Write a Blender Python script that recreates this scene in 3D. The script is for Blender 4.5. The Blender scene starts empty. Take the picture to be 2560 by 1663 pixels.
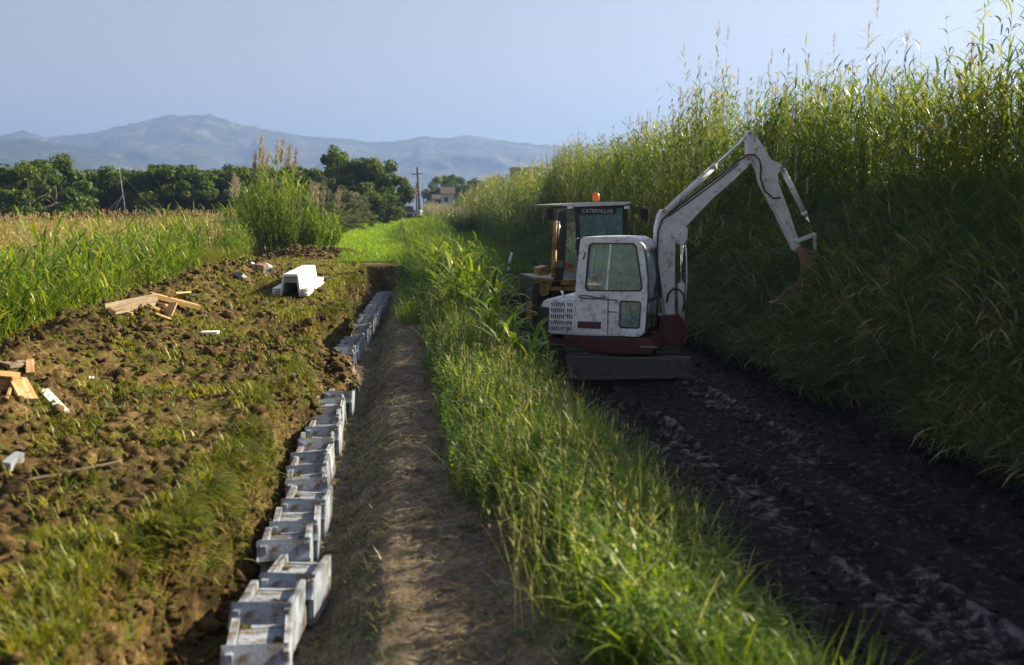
import bpy, bmesh, math, random
import numpy as np
from mathutils import Vector, Matrix

R = math.radians
scene = bpy.context.scene
COL = scene.collection

# ------------------------------------------------------------------ camera
F = 2489.0                                   # focal length in pixels of the 2560-wide photograph (35 mm lens)
PITCH = math.atan(301.5 / F)
YAW = math.atan(280.0 / F * math.cos(PITCH))
CAMZ = 3.0
cam_data = bpy.data.cameras.new('camera')
cam = bpy.data.objects.new('camera', cam_data)
COL.objects.link(cam)
cam.location = (0, 0, CAMZ)
cam.rotation_euler = (math.pi / 2 - PITCH, 0, -YAW)
cam_data.lens = 35.0
cam_data.sensor_width = 36.0
cam_data.clip_start = 0.1
cam_data.clip_end = 20000
cam_data.dof.use_dof = True
cam_data.dof.focus_distance = 20.0
cam_data.dof.aperture_fstop = 1.35
scene.camera = cam

# ------------------------------------------------------------------ sky, sun, exposure
SUN_AZ, SUN_EL = 70.0, 28.0                  # azimuth clockwise from +Y
world = bpy.data.worlds.new("World")
scene.world = world
world.use_nodes = True
wn, wl = world.node_tree.nodes, world.node_tree.links
wn.clear()
wo = wn.new('ShaderNodeOutputWorld')
wb = wn.new('ShaderNodeBackground')
ws = wn.new('ShaderNodeTexSky')
ws.sky_type = 'NISHITA'
ws.sun_disc = False
ws.sun_elevation = R(SUN_EL)
ws.sun_rotation = R(SUN_AZ)
ws.air_density = 1.0
ws.dust_density = 1.0
ws.ozone_density = 2.5
wh = wn.new('ShaderNodeHueSaturation')
wh.inputs['Saturation'].default_value = 0.19
wh.inputs['Value'].default_value = 0.77
wh.inputs['Hue'].default_value = 0.535
wl.new(ws.outputs[0], wh.inputs['Color'])
wl.new(wh.outputs[0], wb.inputs['Color'])
wb.inputs['Strength'].default_value = 0.05
wl.new(wb.outputs[0], wo.inputs['Surface'])

sun_data = bpy.data.lights.new('sun', 'SUN')
sun_data.energy = 5.0
sun_data.angle = R(0.5)
sun_data.color = (1.0, 0.84, 0.55)
sun = bpy.data.objects.new('sun', sun_data)
COL.objects.link(sun)
sd = Vector((math.sin(R(SUN_AZ)) * math.cos(R(SUN_EL)), math.cos(R(SUN_AZ)) * math.cos(R(SUN_EL)), math.sin(R(SUN_EL))))
sun.rotation_euler = sd.to_track_quat('Z', 'Y').to_euler()
sun.location = sd * 50

scene.view_settings.view_transform = 'Standard'
scene.view_settings.look = 'None'
scene.view_settings.exposure = 1.7
scene.view_settings.gamma = 1.0
scene.view_settings.use_curve_mapping = False
scene.render.engine = 'CYCLES'
scene.cycles.use_denoising = True
scene.cycles.max_bounces = 8
scene.cycles.diffuse_bounces = 4
scene.cycles.glossy_bounces = 3
scene.cycles.transmission_bounces = 4
scene.cycles.transparent_max_bounces = 6
scene.cycles.volume_bounces = 0
scene.cycles.sample_clamp_indirect = 6

# ------------------------------------------------------------------ picture -> place helpers
_cw, _sw, _cp, _sp = math.cos(YAW), math.sin(YAW), math.cos(PITCH), math.sin(PITCH)
RIGHT = np.array([_cw, -_sw, 0.0])
FWD = np.array([_sw * _cp, _cw * _cp, -_sp])
UP = np.array([_sw * _sp, _cw * _sp, _cp])
def ray(px, py):
    return RIGHT * (px - 1280) / F + FWD + UP * (831.5 - py) / F
def at(px, py, Y=None, z=None, X=None):
    d = ray(px, py)
    t = Y / d[1] if Y is not None else ((z - CAMZ) / d[2] if z is not None else X / d[0])
    return Vector((d[0] * t, d[1] * t, CAMZ + d[2] * t))

rng = np.random.default_rng(11)
random.seed(11)

# ------------------------------------------------------------------ noise
def _hash(ix, iy, s):
    h = (ix.astype(np.int64) * 374761393 + iy.astype(np.int64) * 668265263 + s * 1442695041) & 0xffffffff
    h = ((h ^ (h >> 13)) * 1274126177) & 0xffffffff
    return ((h ^ (h >> 16)) & 0xffff) / 65535.0
def vnoise(x, y, s=0):
    x = np.asarray(x, float); y = np.asarray(y, float)
    ix, iy = np.floor(x), np.floor(y)
    fx, fy = x - ix, y - iy
    fx = fx * fx * (3 - 2 * fx); fy = fy * fy * (3 - 2 * fy)
    a, b = _hash(ix, iy, s), _hash(ix + 1, iy, s)
    c, d = _hash(ix, iy + 1, s), _hash(ix + 1, iy + 1, s)
    return (a + (b - a) * fx) * (1 - fy) + (c + (d - c) * fx) * fy
def fbm(x, y, o=4, s=0, g=0.5):
    t, a, n = 0.0, 1.0, 0.0
    for k in range(o):
        t = t + a * vnoise(x * 2 ** k + 17.3 * k, y * 2 ** k - 9.1 * k, s + k)
        n += a; a *= g
    return t / n - 0.5
def sst(a, b, x):
    t = np.clip((x - a) / (b - a), 0, 1)
    return t * t * (3 - 2 * t)
def lerp(a, b, t): return a + (b - a) * t

# ------------------------------------------------------------------ terrain
def plateau(Y): return np.interp(Y, [0, 10, 25, 40, 108, 160, 400, 4000], [.72, .8, .98, 1.0, 2.25, 2.4, 2.0, 0.0])
def edge_x(Y):
    return -1.44 + 0.85 * fbm(Y * 0.6, Y * 0 + 3.1, 3, 5) + 0.26 * fbm(Y * 2.2, Y * 0 + 1.1, 3, 8) - .16 * sst(9, 6, Y)
TRENCH_END = 37.6
def terrain(X, Y):
    X = np.asarray(X, float); Y = np.asarray(Y, float)
    zp = plateau(Y)
    near = 1 - sst(60, 130, Y)
    # left plateau with its spoil heap and lumps
    lump = fbm(X * 1.1, Y * 1.1, 4, 21) * 0.40 + (np.abs(fbm(X * 3.1, Y * 3.1, 3, 25)) - .12) * 0.24 + fbm(X * 9, Y * 9, 2, 27) * .07
    spoil = sst(-1.6, -3.0, X) * (1 - sst(-5.9, -6.8, X)) * (1 - sst(30, 38, Y)) * sst(3, 8, Y)
    hx = (X + 4.9 + 0.5 * fbm(Y * .2, Y * 0, 2, 31)) / 1.15
    heap = 0.62 * np.exp(-hx ** 2) * (0.75 + 0.7 * fbm(X * .8, Y * .5, 3, 33)) * sst(4, 9, Y) * (1 - sst(31, 36, Y))
    heap2 = 0.42 * np.exp(-((X + 3.5 - .3 * fbm(X, Y, 2, 3)) / 1.9) ** 4 - ((Y - 43.5) / 1.3) ** 2) * (1 + .9 * fbm(X * 1.5, Y * .6, 3, 35))
    amp = lerp(0.22, 1.0, spoil)
    zl = zp + heap + heap2 + lump * amp * near * 0.85
    rubble = sst(-7.4, -5.9, X) * (1 - sst(-1.3, -0.9, X))
    zl = zl + (np.abs(fbm(X * 6.3, Y * 6.3, 2, 91)) - .1) * .26 * rubble * (1 - sst(26, 44, Y)) * (.5 + 1.1 * vnoise(X * .9, Y * .9, 93))
    # hollow cut across the bank
    cut = np.exp(-((Y - 18.2 - .25 * (X + 2)) / 0.85) ** 4) * sst(-3.3, -2.4, X)
    zl = lerp(zl, 0.28 + 0.5 * sst(-1.9, -3.1, X), cut * sst(-3.4, -2.0, X))
    # trench floor
    ditch = -0.10 * np.exp(-((X + 0.62) / .28) ** 2)
    path = 0.30 * sst(-.66, -.05, X)
    zt = ditch + path + fbm(X * 1.2, Y * 2.6, 3, 42) * .07 + fbm(X * 1.6, Y * .8, 4, 41) * .12 + (np.abs(fbm(X * 4, Y * 4, 3, 45)) - .12) * 0.12 + fbm(X * 12, Y * 9, 2, 47) * .04
    spill = 0.50 * np.exp(-((Y - 17.1) / 1.35) ** 4 - ((X + 1.35) / .55) ** 4)
    zt = zt + spill * (1 + fbm(X * 3, Y * 3, 3, 49))
    ew = .10 + .25 * vnoise(Y * 1.3, X * 2.0, 55)
    es = sst(edge_x(Y) - ew * .6, edge_x(Y) + ew, X + .12 * fbm(X * 7, Y * 5, 2, 57))
    in_len = 1 - sst(TRENCH_END - .12, TRENCH_END + .12, Y + .4 * fbm(X * 1.3, Y * 0, 2, 51))
    zleft = lerp(zl, zt, es * in_len)
    # right side: verge, mud road, bank
    wob = 0.5 * fbm(Y * .18, Y * 0 + 7, 3, 61) * sst(3, 12, Y)
    prof = np.interp(X + wob * .8, [.3, .8, 1.3, 1.95, 2.5, 6.6, 7.4, 9, 11, 20, 60], [.30, .40, .52, .34, .02, 0.0, .85, 2.5, 2.9, 2.7, 1.5])
    prof = prof - .10 * sst(9, 5, Y) * sst(1, 2, X) * (1 - sst(2.3, 3.2, X))
    roadm = sst(2.1, 2.7, X + wob * .8) * (1 - sst(6.5, 7.1, X + wob * .8))
    side = .35 + .65 * sst(5.3, 6.3, X)
    mud = fbm(X * 1.3, Y * .35, 4, 65) * .12 + (np.abs(fbm(X * 2.6 + .5 * np.sin(Y * .4), Y * .30, 3, 67)) - .12) * 0.11 + (np.abs(fbm(X * 7, Y * 5, 3, 68)) - .12) * .20 * side + fbm(X * 14, Y * 10, 2, 69) * .03
    # tracks left by the digger, drifting to the right towards the camera
    drift = 0.85 * sst(17, 6, Y)
    ruts = 0
    flat = 0
    for xc in (3.2, 4.85):
        d = np.abs(X - xc - drift * (1.0 if xc < 4 else .45) - .06 * np.sin(Y * .8))
        band = 1 - sst(.20, .27, d)
        tread = np.sin(Y * 2 * math.pi / .17 + 1.5 * fbm(X * 2, Y, 2, 71)) * .017
        ruts = ruts + band * (tread * 1.5 - .05) + .075 * np.exp(-((d - .33) / .085) ** 2) * (.8 + 2.2 * fbm(X * 3, Y * 2.2, 4, 73)) * sst(-.22, .02, fbm(X * 1.5, Y * .5, 2, 74))
        flat = np.maximum(flat, band)
    on_road = (1 - sst(18, 24, Y))
    mud = mud * (1 - .8 * flat * on_road) + ruts * on_road
    heap3 = .75 * np.exp(-((X - 5.0) / 1.1) ** 2 - ((Y - 36) / 2.2) ** 2) + .5 * np.exp(-((X - 3.0) / .8) ** 2 - ((Y - 33) / 2.0) ** 2)
    zr = prof + mud * roadm * (1 - sst(30, 60, Y)) + fbm(X * 1.5, Y * 1.5, 3, 75) * .12 * (1 - roadm) + heap3
    lift = np.interp(Y, [0, 38, 70, 110, 160], [0, 0, .9, 1.85, 1.9]) * (1 - sst(6.8, 10, X) * .55)
    zr = zr + lift - .9 * sst(55, 110, Y) * sst(.2, .8, X) * (1 - sst(2.6, 3.2, X)) * .35
    m = sst(.15, .85, X)
    out = lerp(zleft, zr, m)
    far = sst(150, 300, np.hypot(X, Y))
    return lerp(out, plateau(Y) + fbm(X * .01, Y * .01, 3, 81) * 2.0, far)

def track_wet_glint(X, Y):
    drift = 0.85 * sst(17, 6, Y); w = 0
    for xc, a in ((3.2, 1.0), (4.85, .45)):
        d = X - xc - drift * a - .06 * np.sin(Y * .8)
        w = np.maximum(w, .75 * (1 - sst(.20, .27, np.abs(d))) * (.6 + .4 * np.sin(Y * 2 * math.pi / .17)))
        w = np.maximum(w, 1.1 * np.exp(-((np.abs(d) - .33) / .09) ** 2))
    return w * (1 - sst(18, 24, Y)) * sst(-.10, .18, fbm(X * 2.4, Y * .6, 3, 311)) * sst(-.18, .22, fbm(X * 9, Y * 9, 2, 312)) * 1.3
# ------------------------------------------------------------------ materials
def new_mat(name):
    m = bpy.data.materials.new(name)
    m.use_nodes = True
    nt = m.node_tree
    return m, nt.nodes, nt.links, nt.nodes['Principled BSDF']
def ramp(n, stops):
    r = n.new('ShaderNodeValToRGB')
    e = r.color_ramp.elements
    while len(e) < len(stops): e.new(0.5)
    for k, (p, c) in enumerate(stops):
        e[k].position = p; e[k].color = (c[0], c[1], c[2], 1)
    return r
def noise(n, l, scale, detail=4, rough=.55, coord=None, dist=0.0):
    t = n.new('ShaderNodeTexNoise')
    t.inputs['Scale'].default_value = scale
    t.inputs['Detail'].default_value = detail
    t.inputs['Roughness'].default_value = rough
    t.inputs['Distortion'].default_value = dist
    if coord is None:
        g = n.new('ShaderNodeTexCoord'); coord = g.outputs['Object']
    l.new(coord, t.inputs['Vector'])
    return t
def bump(n, l, src, strength, dist, p, prev=None):
    b = n.new('ShaderNodeBump')
    b.inputs['Strength'].default_value = strength
    b.inputs['Distance'].default_value = dist
    l.new(src, b.inputs['Height'])
    if prev is not None: l.new(prev, b.inputs['Normal'])
    l.new(b.outputs[0], p.inputs['Normal'])
    return b.outputs[0]

def soil_mat(name, stops, rough=.95, s1=1.4, s2=14, bump_d=.03, rough_var=None, spec=.2, grass=None):
    m, n, l, p = new_mat(name)
    a = noise(n, l, s1, 6, .62)
    b = noise(n, l, s2, 5, .65)
    mx = n.new('ShaderNodeMath'); mx.operation = 'MULTIPLY_ADD'
    l.new(b.outputs[0], mx.inputs[0]); mx.inputs[1].default_value = .55
    sc = n.new('ShaderNodeMath'); sc.operation = 'MULTIPLY'; sc.inputs[1].default_value = .45
    l.new(a.outputs[0], sc.inputs[0]); l.new(sc.outputs[0], mx.inputs[2])
    r = ramp(n, stops)
    l.new(mx.outputs[0], r.inputs[0])
    colr = r.outputs[0]
    if grass:
        g = noise(n, l, grass[0], 5, .7)
        gr = ramp(n, [(grass[1], (0, 0, 0)), (grass[2], (1, 1, 1))])
        l.new(g.outputs[0], gr.inputs[0])
        mix = n.new('ShaderNodeMixRGB'); mix.inputs[2].default_value = (*grass[3], 1)
        l.new(gr.outputs[0], mix.inputs[0]); l.new(colr, mix.inputs[1])
        colr = mix.outputs[0]
    l.new(colr, p.inputs['Base Color'])
    p.inputs['Roughness'].default_value = rough
    p.inputs['Specular IOR Level'].default_value = spec
    if rough_var:
        rr = n.new('ShaderNodeMapRange')
        rr.inputs['From Min'].default_value = .38; rr.inputs['From Max'].default_value = .62
        rr.inputs['To Min'].default_value = rough_var[0]; rr.inputs['To Max'].default_value = rough_var[1]
        l.new(a.outputs[0], rr.inputs['Value']); l.new(rr.outputs[0], p.inputs['Roughness'])
    nb = bump(n, l, b.outputs[0], .9, bump_d, p)
    c = noise(n, l, s2 * 5, 4, .7)
    bump(n, l, c.outputs[0], .8, bump_d * .3, p, nb)
    return m

M = {}
M['soil'] = soil_mat('dug_soil', [(.36, (.010, .007, .004)), (.45, (.055, .036, .016)), (.54, (.15, .098, .038)), (.66, (.35, .25, .11))],
                     s1=1.6, s2=15, bump_d=.08, grass=(2.4, .50, .64, (.10, .115, .018)))
M['path'] = soil_mat('trodden_path', [(.34, (.045, .036, .028)), (.48, (.13, .105, .078)), (.58, (.22, .18, .14)), (.70, (.40, .34, .27))],
                     s1=2.2, s2=16, bump_d=.035, grass=(3.0, .56, .68, (.03, .045, .018)))
M['mud'] = soil_mat('wet_mud', [(.35, (.004, .0035, .004)), (.5, (.009, .008, .008)), (.62, (.016, .014, .015)), (.75, (.034, .030, .032))],
                    s1=1.6, s2=11, bump_d=.045, rough_var=(.07, .50), spec=1.0)
def wet(m):
    n, l = m.node_tree.nodes, m.node_tree.links; p = n['Principled BSDF']
    w = noise(n, l, 9.0, 8, .8, None, .5)
    at_ = n.new('ShaderNodeAttribute'); at_.attribute_name = 'tint'
    ma = n.new('ShaderNodeMath'); ma.operation = 'MULTIPLY_ADD'; ma.inputs[1].default_value = .11
    l.new(at_.outputs['Fac'], ma.inputs[0]); l.new(w.outputs[0], ma.inputs[2])
    for sock, lo, hi in (('Roughness', .72, .12), ('Specular IOR Level', .10, 1.0)):
        q = n.new('ShaderNodeMapRange'); q.inputs['From Min'].default_value = .55; q.inputs['From Max'].default_value = .63
        q.inputs['To Min'].default_value = lo; q.inputs['To Max'].default_value = hi
        l.new(ma.outputs[0], q.inputs['Value']); l.new(q.outputs[0], p.inputs[sock])
    cm = n.new('ShaderNodeMixRGB'); cm.inputs[2].default_value = (.055, .055, .066, 1)  # grey-blue clay tone, also painting glints along the wet tracks
    src = p.inputs['Base Color'].links[0].from_socket
    cf = n.new('ShaderNodeMath'); cf.operation = 'MULTIPLY'; cf.inputs[1].default_value = .8; cf.use_clamp = True
    l.new(at_.outputs['Fac'], cf.inputs[0]); l.new(cf.outputs[0], cm.inputs[0]); l.new(src, cm.inputs[1]); l.new(cm.outputs[0], p.inputs['Base Color'])
wet(M['mud'])
M['earth'] = soil_mat('weedy_earth', [(.35, (.04, .06, .02)), (.5, (.09, .12, .035)), (.66, (.18, .22, .06))], s1=.8, s2=8, bump_d=.04)
M['turf'] = soil_mat('sunny_turf', [(.34, (.09, .15, .012)), (.5, (.15, .24, .018)), (.66, (.24, .33, .03))], s1=.35, s2=5, bump_d=.10)
M['far'] = soil_mat('far_fields', [(.35, (.05, .06, .015)), (.5, (.09, .10, .03)), (.66, (.14, .14, .05))], s1=.02, s2=.3, bump_d=.2)

def leaf_mat(name, stops, transl=.35, rough=.45, spec=.4, tcol=1.35):
    m, n, l, p = new_mat(name)
    a = n.new('ShaderNodeAttribute'); a.attribute_name = 'tint'
    r = ramp(n, stops)
    l.new(a.outputs['Fac'], r.inputs[0])
    l.new(r.outputs[0], p.inputs['Base Color'])
    p.inputs['Roughness'].default_value = rough
    p.inputs['Specular IOR Level'].default_value = spec
    t = n.new('ShaderNodeBsdfTranslucent')
    h = n.new('ShaderNodeHueSaturation')
    h.inputs['Value'].default_value = tcol; h.inputs['Saturation'].default_value = 1.12; h.inputs['Hue'].default_value = .485
    l.new(r.outputs[0], h.inputs['Color']); l.new(h.outputs[0], t.inputs['Color'])
    mx = n.new('ShaderNodeMixShader'); mx.inputs[0].default_value = transl
    l.new(p.outputs[0], mx.inputs[1]); l.new(t.outputs[0], mx.inputs[2])
    l.new(mx.outputs[0], n['Material Output'].inputs['Surface'])
    return m
M['grass'] = leaf_mat('verge_grass', [(0, (.016, .050, .014)), (.35, (.05, .12, .018)), (.65, (.12, .21, .022)), (.88, (.24, .31, .035)), (1, (.46, .42, .20))], .45)
M['short'] = leaf_mat('short_grass', [(0, (.05, .085, .010)), (.5, (.15, .19, .018)), (.85, (.28, .27, .03)), (1, (.40, .30, .09))], .4)
M['turfblade'] = leaf_mat('turf_blades', [(0, (.08, .17, .010)), (.5, (.15, .29, .015)), (1, (.26, .38, .03))], .5)
M['field'] = leaf_mat('field_grass', [(0, (.03, .070, .012)), (.35, (.10, .16, .018)), (.62, (.21, .23, .03)), (.80, (.28, .23, .06)), (1, (.44, .34, .20))], .4)
M['broad'] = leaf_mat('broad_leaves', [(0, (.035, .085, .014)), (.5, (.11, .20, .022)), (.85, (.20, .28, .032)), (1, (.32, .34, .08))], .45, .42, .35)
M['reed'] = leaf_mat('reed_leaves', [(0, (.022, .060, .012)), (.4, (.065, .13, .018)), (.7, (.17, .23, .03)), (.9, (.29, .29, .055)), (1, (.42, .36, .15))], .52, .4, .5)
M['drape'] = leaf_mat('draping_grass', [(0, (.05, .11, .035)), (.45, (.15, .24, .065)), (.8, (.27, .34, .10)), (.94, (.42, .38, .17)), (1, (.58, .48, .30))], .5, .34, .7)
M['plume'] = leaf_mat('plumes', [(0, (.34, .30, .22)), (.5, (.48, .42, .32)), (1, (.62, .56, .45))], .4, .8, .1, 1.0)
M['tree'] = leaf_mat('tree_leaves', [(0, (.022, .050, .008)), (.5, (.065, .115, .013)), (.85, (.13, .18, .022)), (1, (.22, .24, .04))], .30, .6, .15)
M['palebush'] = leaf_mat('pale_leaves', [(0, (.055, .075, .035)), (.5, (.11, .13, .05)), (1, (.22, .20, .10))], .3, .6, .25)
M['rusty'] = leaf_mat('rusty_leaves', [(0, (.10, .035, .018)), (.5, (.20, .08, .035)), (1, (.30, .15, .06))], .3, .6, .2)

def surf(name, col, rough=.5, metal=0.0, var=.25, scale=3.0, dirt=None, bump_d=0.0, spec=.5, fine=None):
    m, n, l, p = new_mat(name)
    a = noise(n, l, scale, 6, .6)
    c0 = tuple(c * (1 - var) for c in col); c1 = tuple(min(1, c * (1 + var * .6)) for c in col)
    r = ramp(n, [(.32, c0), (.62, c1)])
    l.new(a.outputs[0], r.inputs[0])
    out = r.outputs[0]
    if dirt:
        d = noise(n, l, dirt[0], 7, .7)
        dr = ramp(n, [(dirt[1], (0, 0, 0)), (dirt[2], (1, 1, 1))])
        l.new(d.outputs[0], dr.inputs[0])
        mx = n.new('ShaderNodeMixRGB'); mx.inputs[2].default_value = (*dirt[3], 1)
        l.new(dr.outputs[0], mx.inputs[0]); l.new(out, mx.inputs[1]); out = mx.outputs[0]
    l.new(out, p.inputs['Base Color'])
    p.inputs['Roughness'].default_value = rough
    p.inputs['Metallic'].default_value = metal
    p.inputs['Specular IOR Level'].default_value = spec
    if bump_d:
        b = noise(n, l, fine or scale * 8, 4, .6)
        bump(n, l, b.outputs[0], .7, bump_d, p)
    return m
BROWN = (.10, .07, .045)
M['white'] = surf('pale_machine_paint', (.66, .70, .82), .42, 0, .16, 3.2, (9, .50, .70, (.24, .20, .17)), .0015, .4)
M['boom'] = surf('worn_boom_paint', (.60, .62, .71), .50, 0, .15, 2.5, (7, .54, .68, (.20, .15, .11)), .002, .4)
M['red'] = surf('dark_red_paint', (.085, .014, .014), .5, 0, .35, 4, (4, .46, .66, (.035, .026, .02)), .002, .4)
M['black'] = surf('black_steel', (.016, .016, .018), .45, 0, .4, 6, (5, .55, .7, (.05, .04, .03)), .002)
M['rubber'] = surf('rubber', (.022, .022, .022), .75, 0, .4, 9, (3, .5, .65, (.05, .042, .032)), .003)
M['blade'] = surf('scuffed_blade_steel', (.085, .085, .095), .48, .3, .4, 5, (5, .5, .68, (.04, .03, .022)), .003)
M['chrome'] = surf('chromed_rod', (.75, .78, .80), .14, 1.0, .05, 3)
M['rust'] = surf('rusty_bucket_steel', (.34, .19, .16), .55, .3, .45, 5, (9, .55, .7, (.18, .13, .11)), .004)
M['yellow'] = surf('yellow_paint', (.34, .20, .03), .5, 0, .3, 4, (5, .45, .62, (.06, .045, .02)), .002)
M['dkred_panel'] = surf('maroon_sticker', (.07, .018, .03), .4, 0, .2, 8)
M['greybrown'] = surf('dull_lining', (.06, .055, .05), .8, 0, .3, 8)
M['concrete'] = surf('pale_concrete', (.27, .32, .42), .85, 0, .24, 5, (7, .46, .62, (.12, .09, .065)), .004, .25, 40)
M['sheet'] = surf('white_sheeting', (.80, .82, .85), .35, 0, .04, 1.5, (3, .66, .8, (.55, .52, .47)))
M['wall'] = surf('old_render', (.42, .41, .40), .9, 0, .15, 1.2, (1.4, .55, .75, (.35, .31, .27)), .01)
M['brickwork'] = surf('brown_masonry', (.20, .14, .12), .9, 0, .2, .8, (1, .5, .7, (.12, .09, .08)), .02)
M['roof'] = surf('red_tiles', (.07, .045, .04), .8, 0, .3, 2)
M['darkwin'] = surf('dark_opening', (.012, .012, .014), .3, 0, .2, 2)
M['polewood'] = surf('weathered_pole', (.035, .028, .024), .85, 0, .3, 2)
M['porcelain'] = surf('insulator', (.6, .6, .58), .3, 0, .1, 2)
M['orange'] = surf('orange_lens', (.85, .14, .01), .25, 0, .1, 9)
M['carpaint'] = surf('dark_car_paint', (.012, .011, .016), .55, .0, .2, 2)
M['skin'] = surf('skin', (.42, .23, .15), .6, 0, .1, 12)
M['shirt'] = surf('white_shirt', (.78, .76, .75), .85, 0, .06, 10)
M['trousers'] = surf('blue_trousers', (.05, .06, .10), .9, 0, .2, 10)
M['hair'] = surf('hair', (.03, .018, .01), .7, 0, .2, 10)
M['bark'] = surf('bark', (.075, .055, .04), .95, 0, .4, 4, None, .02)
M['seat'] = surf('seat_cloth', (.02, .025, .035), .9, 0, .3, 9)
m, n, l, p = new_mat('sawn_timber')
g = n.new('ShaderNodeTexCoord'); mp = n.new('ShaderNodeMapping'); mp.inputs['Scale'].default_value = (1.5, 26, 26)
l.new(g.outputs['Object'], mp.inputs['Vector'])
a = noise(n, l, 1.6, 6, .65, mp.outputs[0], .6)
r = ramp(n, [(.3, (.20, .115, .045)), (.5, (.42, .27, .12)), (.72, (.60, .45, .27))])
l.new(a.outputs[0], r.inputs[0]); l.new(r.outputs[0], p.inputs['Base Color'])
p.inputs['Roughness'].default_value = .8
bump(n, l, a.outputs[0], .5, .004, p)
M['timber'] = m
m = M['timber'].copy(); m.name = 'grey_timber'
for nd in m.node_tree.nodes:
    if nd.type == 'VALTORGB':
        for k, c in enumerate([(.07, .05, .035), (.17, .13, .09), (.28, .24, .20)]): nd.color_ramp.elements[k].color = (*c, 1)
M['timber_old'] = m
m, n, l, p = new_mat('cab_glass')
gl = n.new('ShaderNodeBsdfGlossy'); gl.inputs['Roughness'].default_value = .03; gl.inputs['Color'].default_value = (.9, .95, 1, 1)
tr = n.new('ShaderNodeBsdfTransparent'); tr.inputs['Color'].default_value = (.80, .90, .90, 1)
df = n.new('ShaderNodeBsdfDiffuse'); df.inputs['Color'].default_value = (.30, .50, .55, 1)  # mottled bluish diffuse layer paints reflections into the panes
fr = n.new('ShaderNodeFresnel'); fr.inputs['IOR'].default_value = 1.5
mx = n.new('ShaderNodeMixShader'); mx2 = n.new('ShaderNodeMixShader')
ns = noise(n, l, 7, 6, .7)
dr = ramp(n, [(.35, (.12, .12, .12)), (.65, (.55, .55, .55))]); l.new(ns.outputs[0], dr.inputs[0])
l.new(dr.outputs[0], mx2.inputs[0]); l.new(tr.outputs[0], mx2.inputs[1]); l.new(df.outputs[0], mx2.inputs[2])
ad = n.new('ShaderNodeMath'); ad.operation = 'ADD'; ad.inputs[1].default_value = .06; l.new(fr.outputs[0], ad.inputs[0])
l.new(ad.outputs[0], mx.inputs[0]); l.new(mx2.outputs[0], mx.inputs[1]); l.new(gl.outputs[0], mx.inputs[2])
l.new(mx.outputs[0], n['Material Output'].inputs['Surface'])
M['glass'] = m

# mountains
m, n, l, p = new_mat('wooded_slopes')
a = noise(n, l, .012, 8, .65); b = noise(n, l, .06, 6, .7)
mxm = n.new('ShaderNodeMath'); mxm.operation = 'MULTIPLY_ADD'; mxm.inputs[1].default_value = .5
sc = n.new('ShaderNodeMath'); sc.operation = 'MULTIPLY'; sc.inputs[1].default_value = .5
l.new(a.outputs[0], sc.inputs[0]); l.new(b.outputs[0], mxm.inputs[0]); l.new(sc.outputs[0], mxm.inputs[2])
r = ramp(n, [(.42, (.008, .018, .008)), (.52, (.025, .038, .014)), (.57, (.12, .11, .06)), (.66, (.26, .23, .17))])
l.new(mxm.outputs[0], r.inputs[0]); l.new(r.outputs[0], p.inputs['Base Color']); p.inputs['Roughness'].default_value = 1
bump(n, l, b.outputs[0], 1, 9, p)
M['mountain'] = m

# ------------------------------------------------------------------ object helpers
def tag(o, label=None, cat=None, group=None, kind=None):
    if label: o['label'] = label
    if cat: o['category'] = cat
    if group: o['group'] = group
    if kind: o['kind'] = kind
    return o
def empty(name, loc, label=None, cat=None, group=None):
    o = bpy.data.objects.new(name, None); COL.objects.link(o)
    o.location = loc; o.empty_display_size = .2
    return tag(o, label, cat, group)
def link(name, me, mat, parent=None):
    o = bpy.data.objects.new(name, me); COL.objects.link(o)
    if mat is not None and len(me.materials) == 0: me.materials.append(mat)
    if parent is not None: o.parent = parent
    return o
def root_loc(o):
    v = Vector((0, 0, 0))
    while o is not None: v += o.location; o = o.parent
    return v
def np_mesh(name, V, Q, tint=None, smooth=False):
    me = bpy.data.meshes.new(name)
    k = Q.shape[1]
    me.vertices.add(len(V)); me.vertices.foreach_set('co', np.ascontiguousarray(V, dtype=np.float32).ravel())
    me.loops.add(Q.size); me.loops.foreach_set('vertex_index', np.ascontiguousarray(Q, dtype=np.int32).ravel())
    me.polygons.add(len(Q)); me.polygons.foreach_set('loop_start', np.arange(0, Q.size, k, dtype=np.int32))
    if smooth: me.polygons.foreach_set('use_smooth', np.ones(len(Q), dtype=bool))
    me.update(calc_edges=True)
    if tint is not None:
        a = me.attributes.new('tint', 'FLOAT', 'POINT'); a.data.foreach_set('value', np.ascontiguousarray(tint, dtype=np.float32))
    return me

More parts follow.
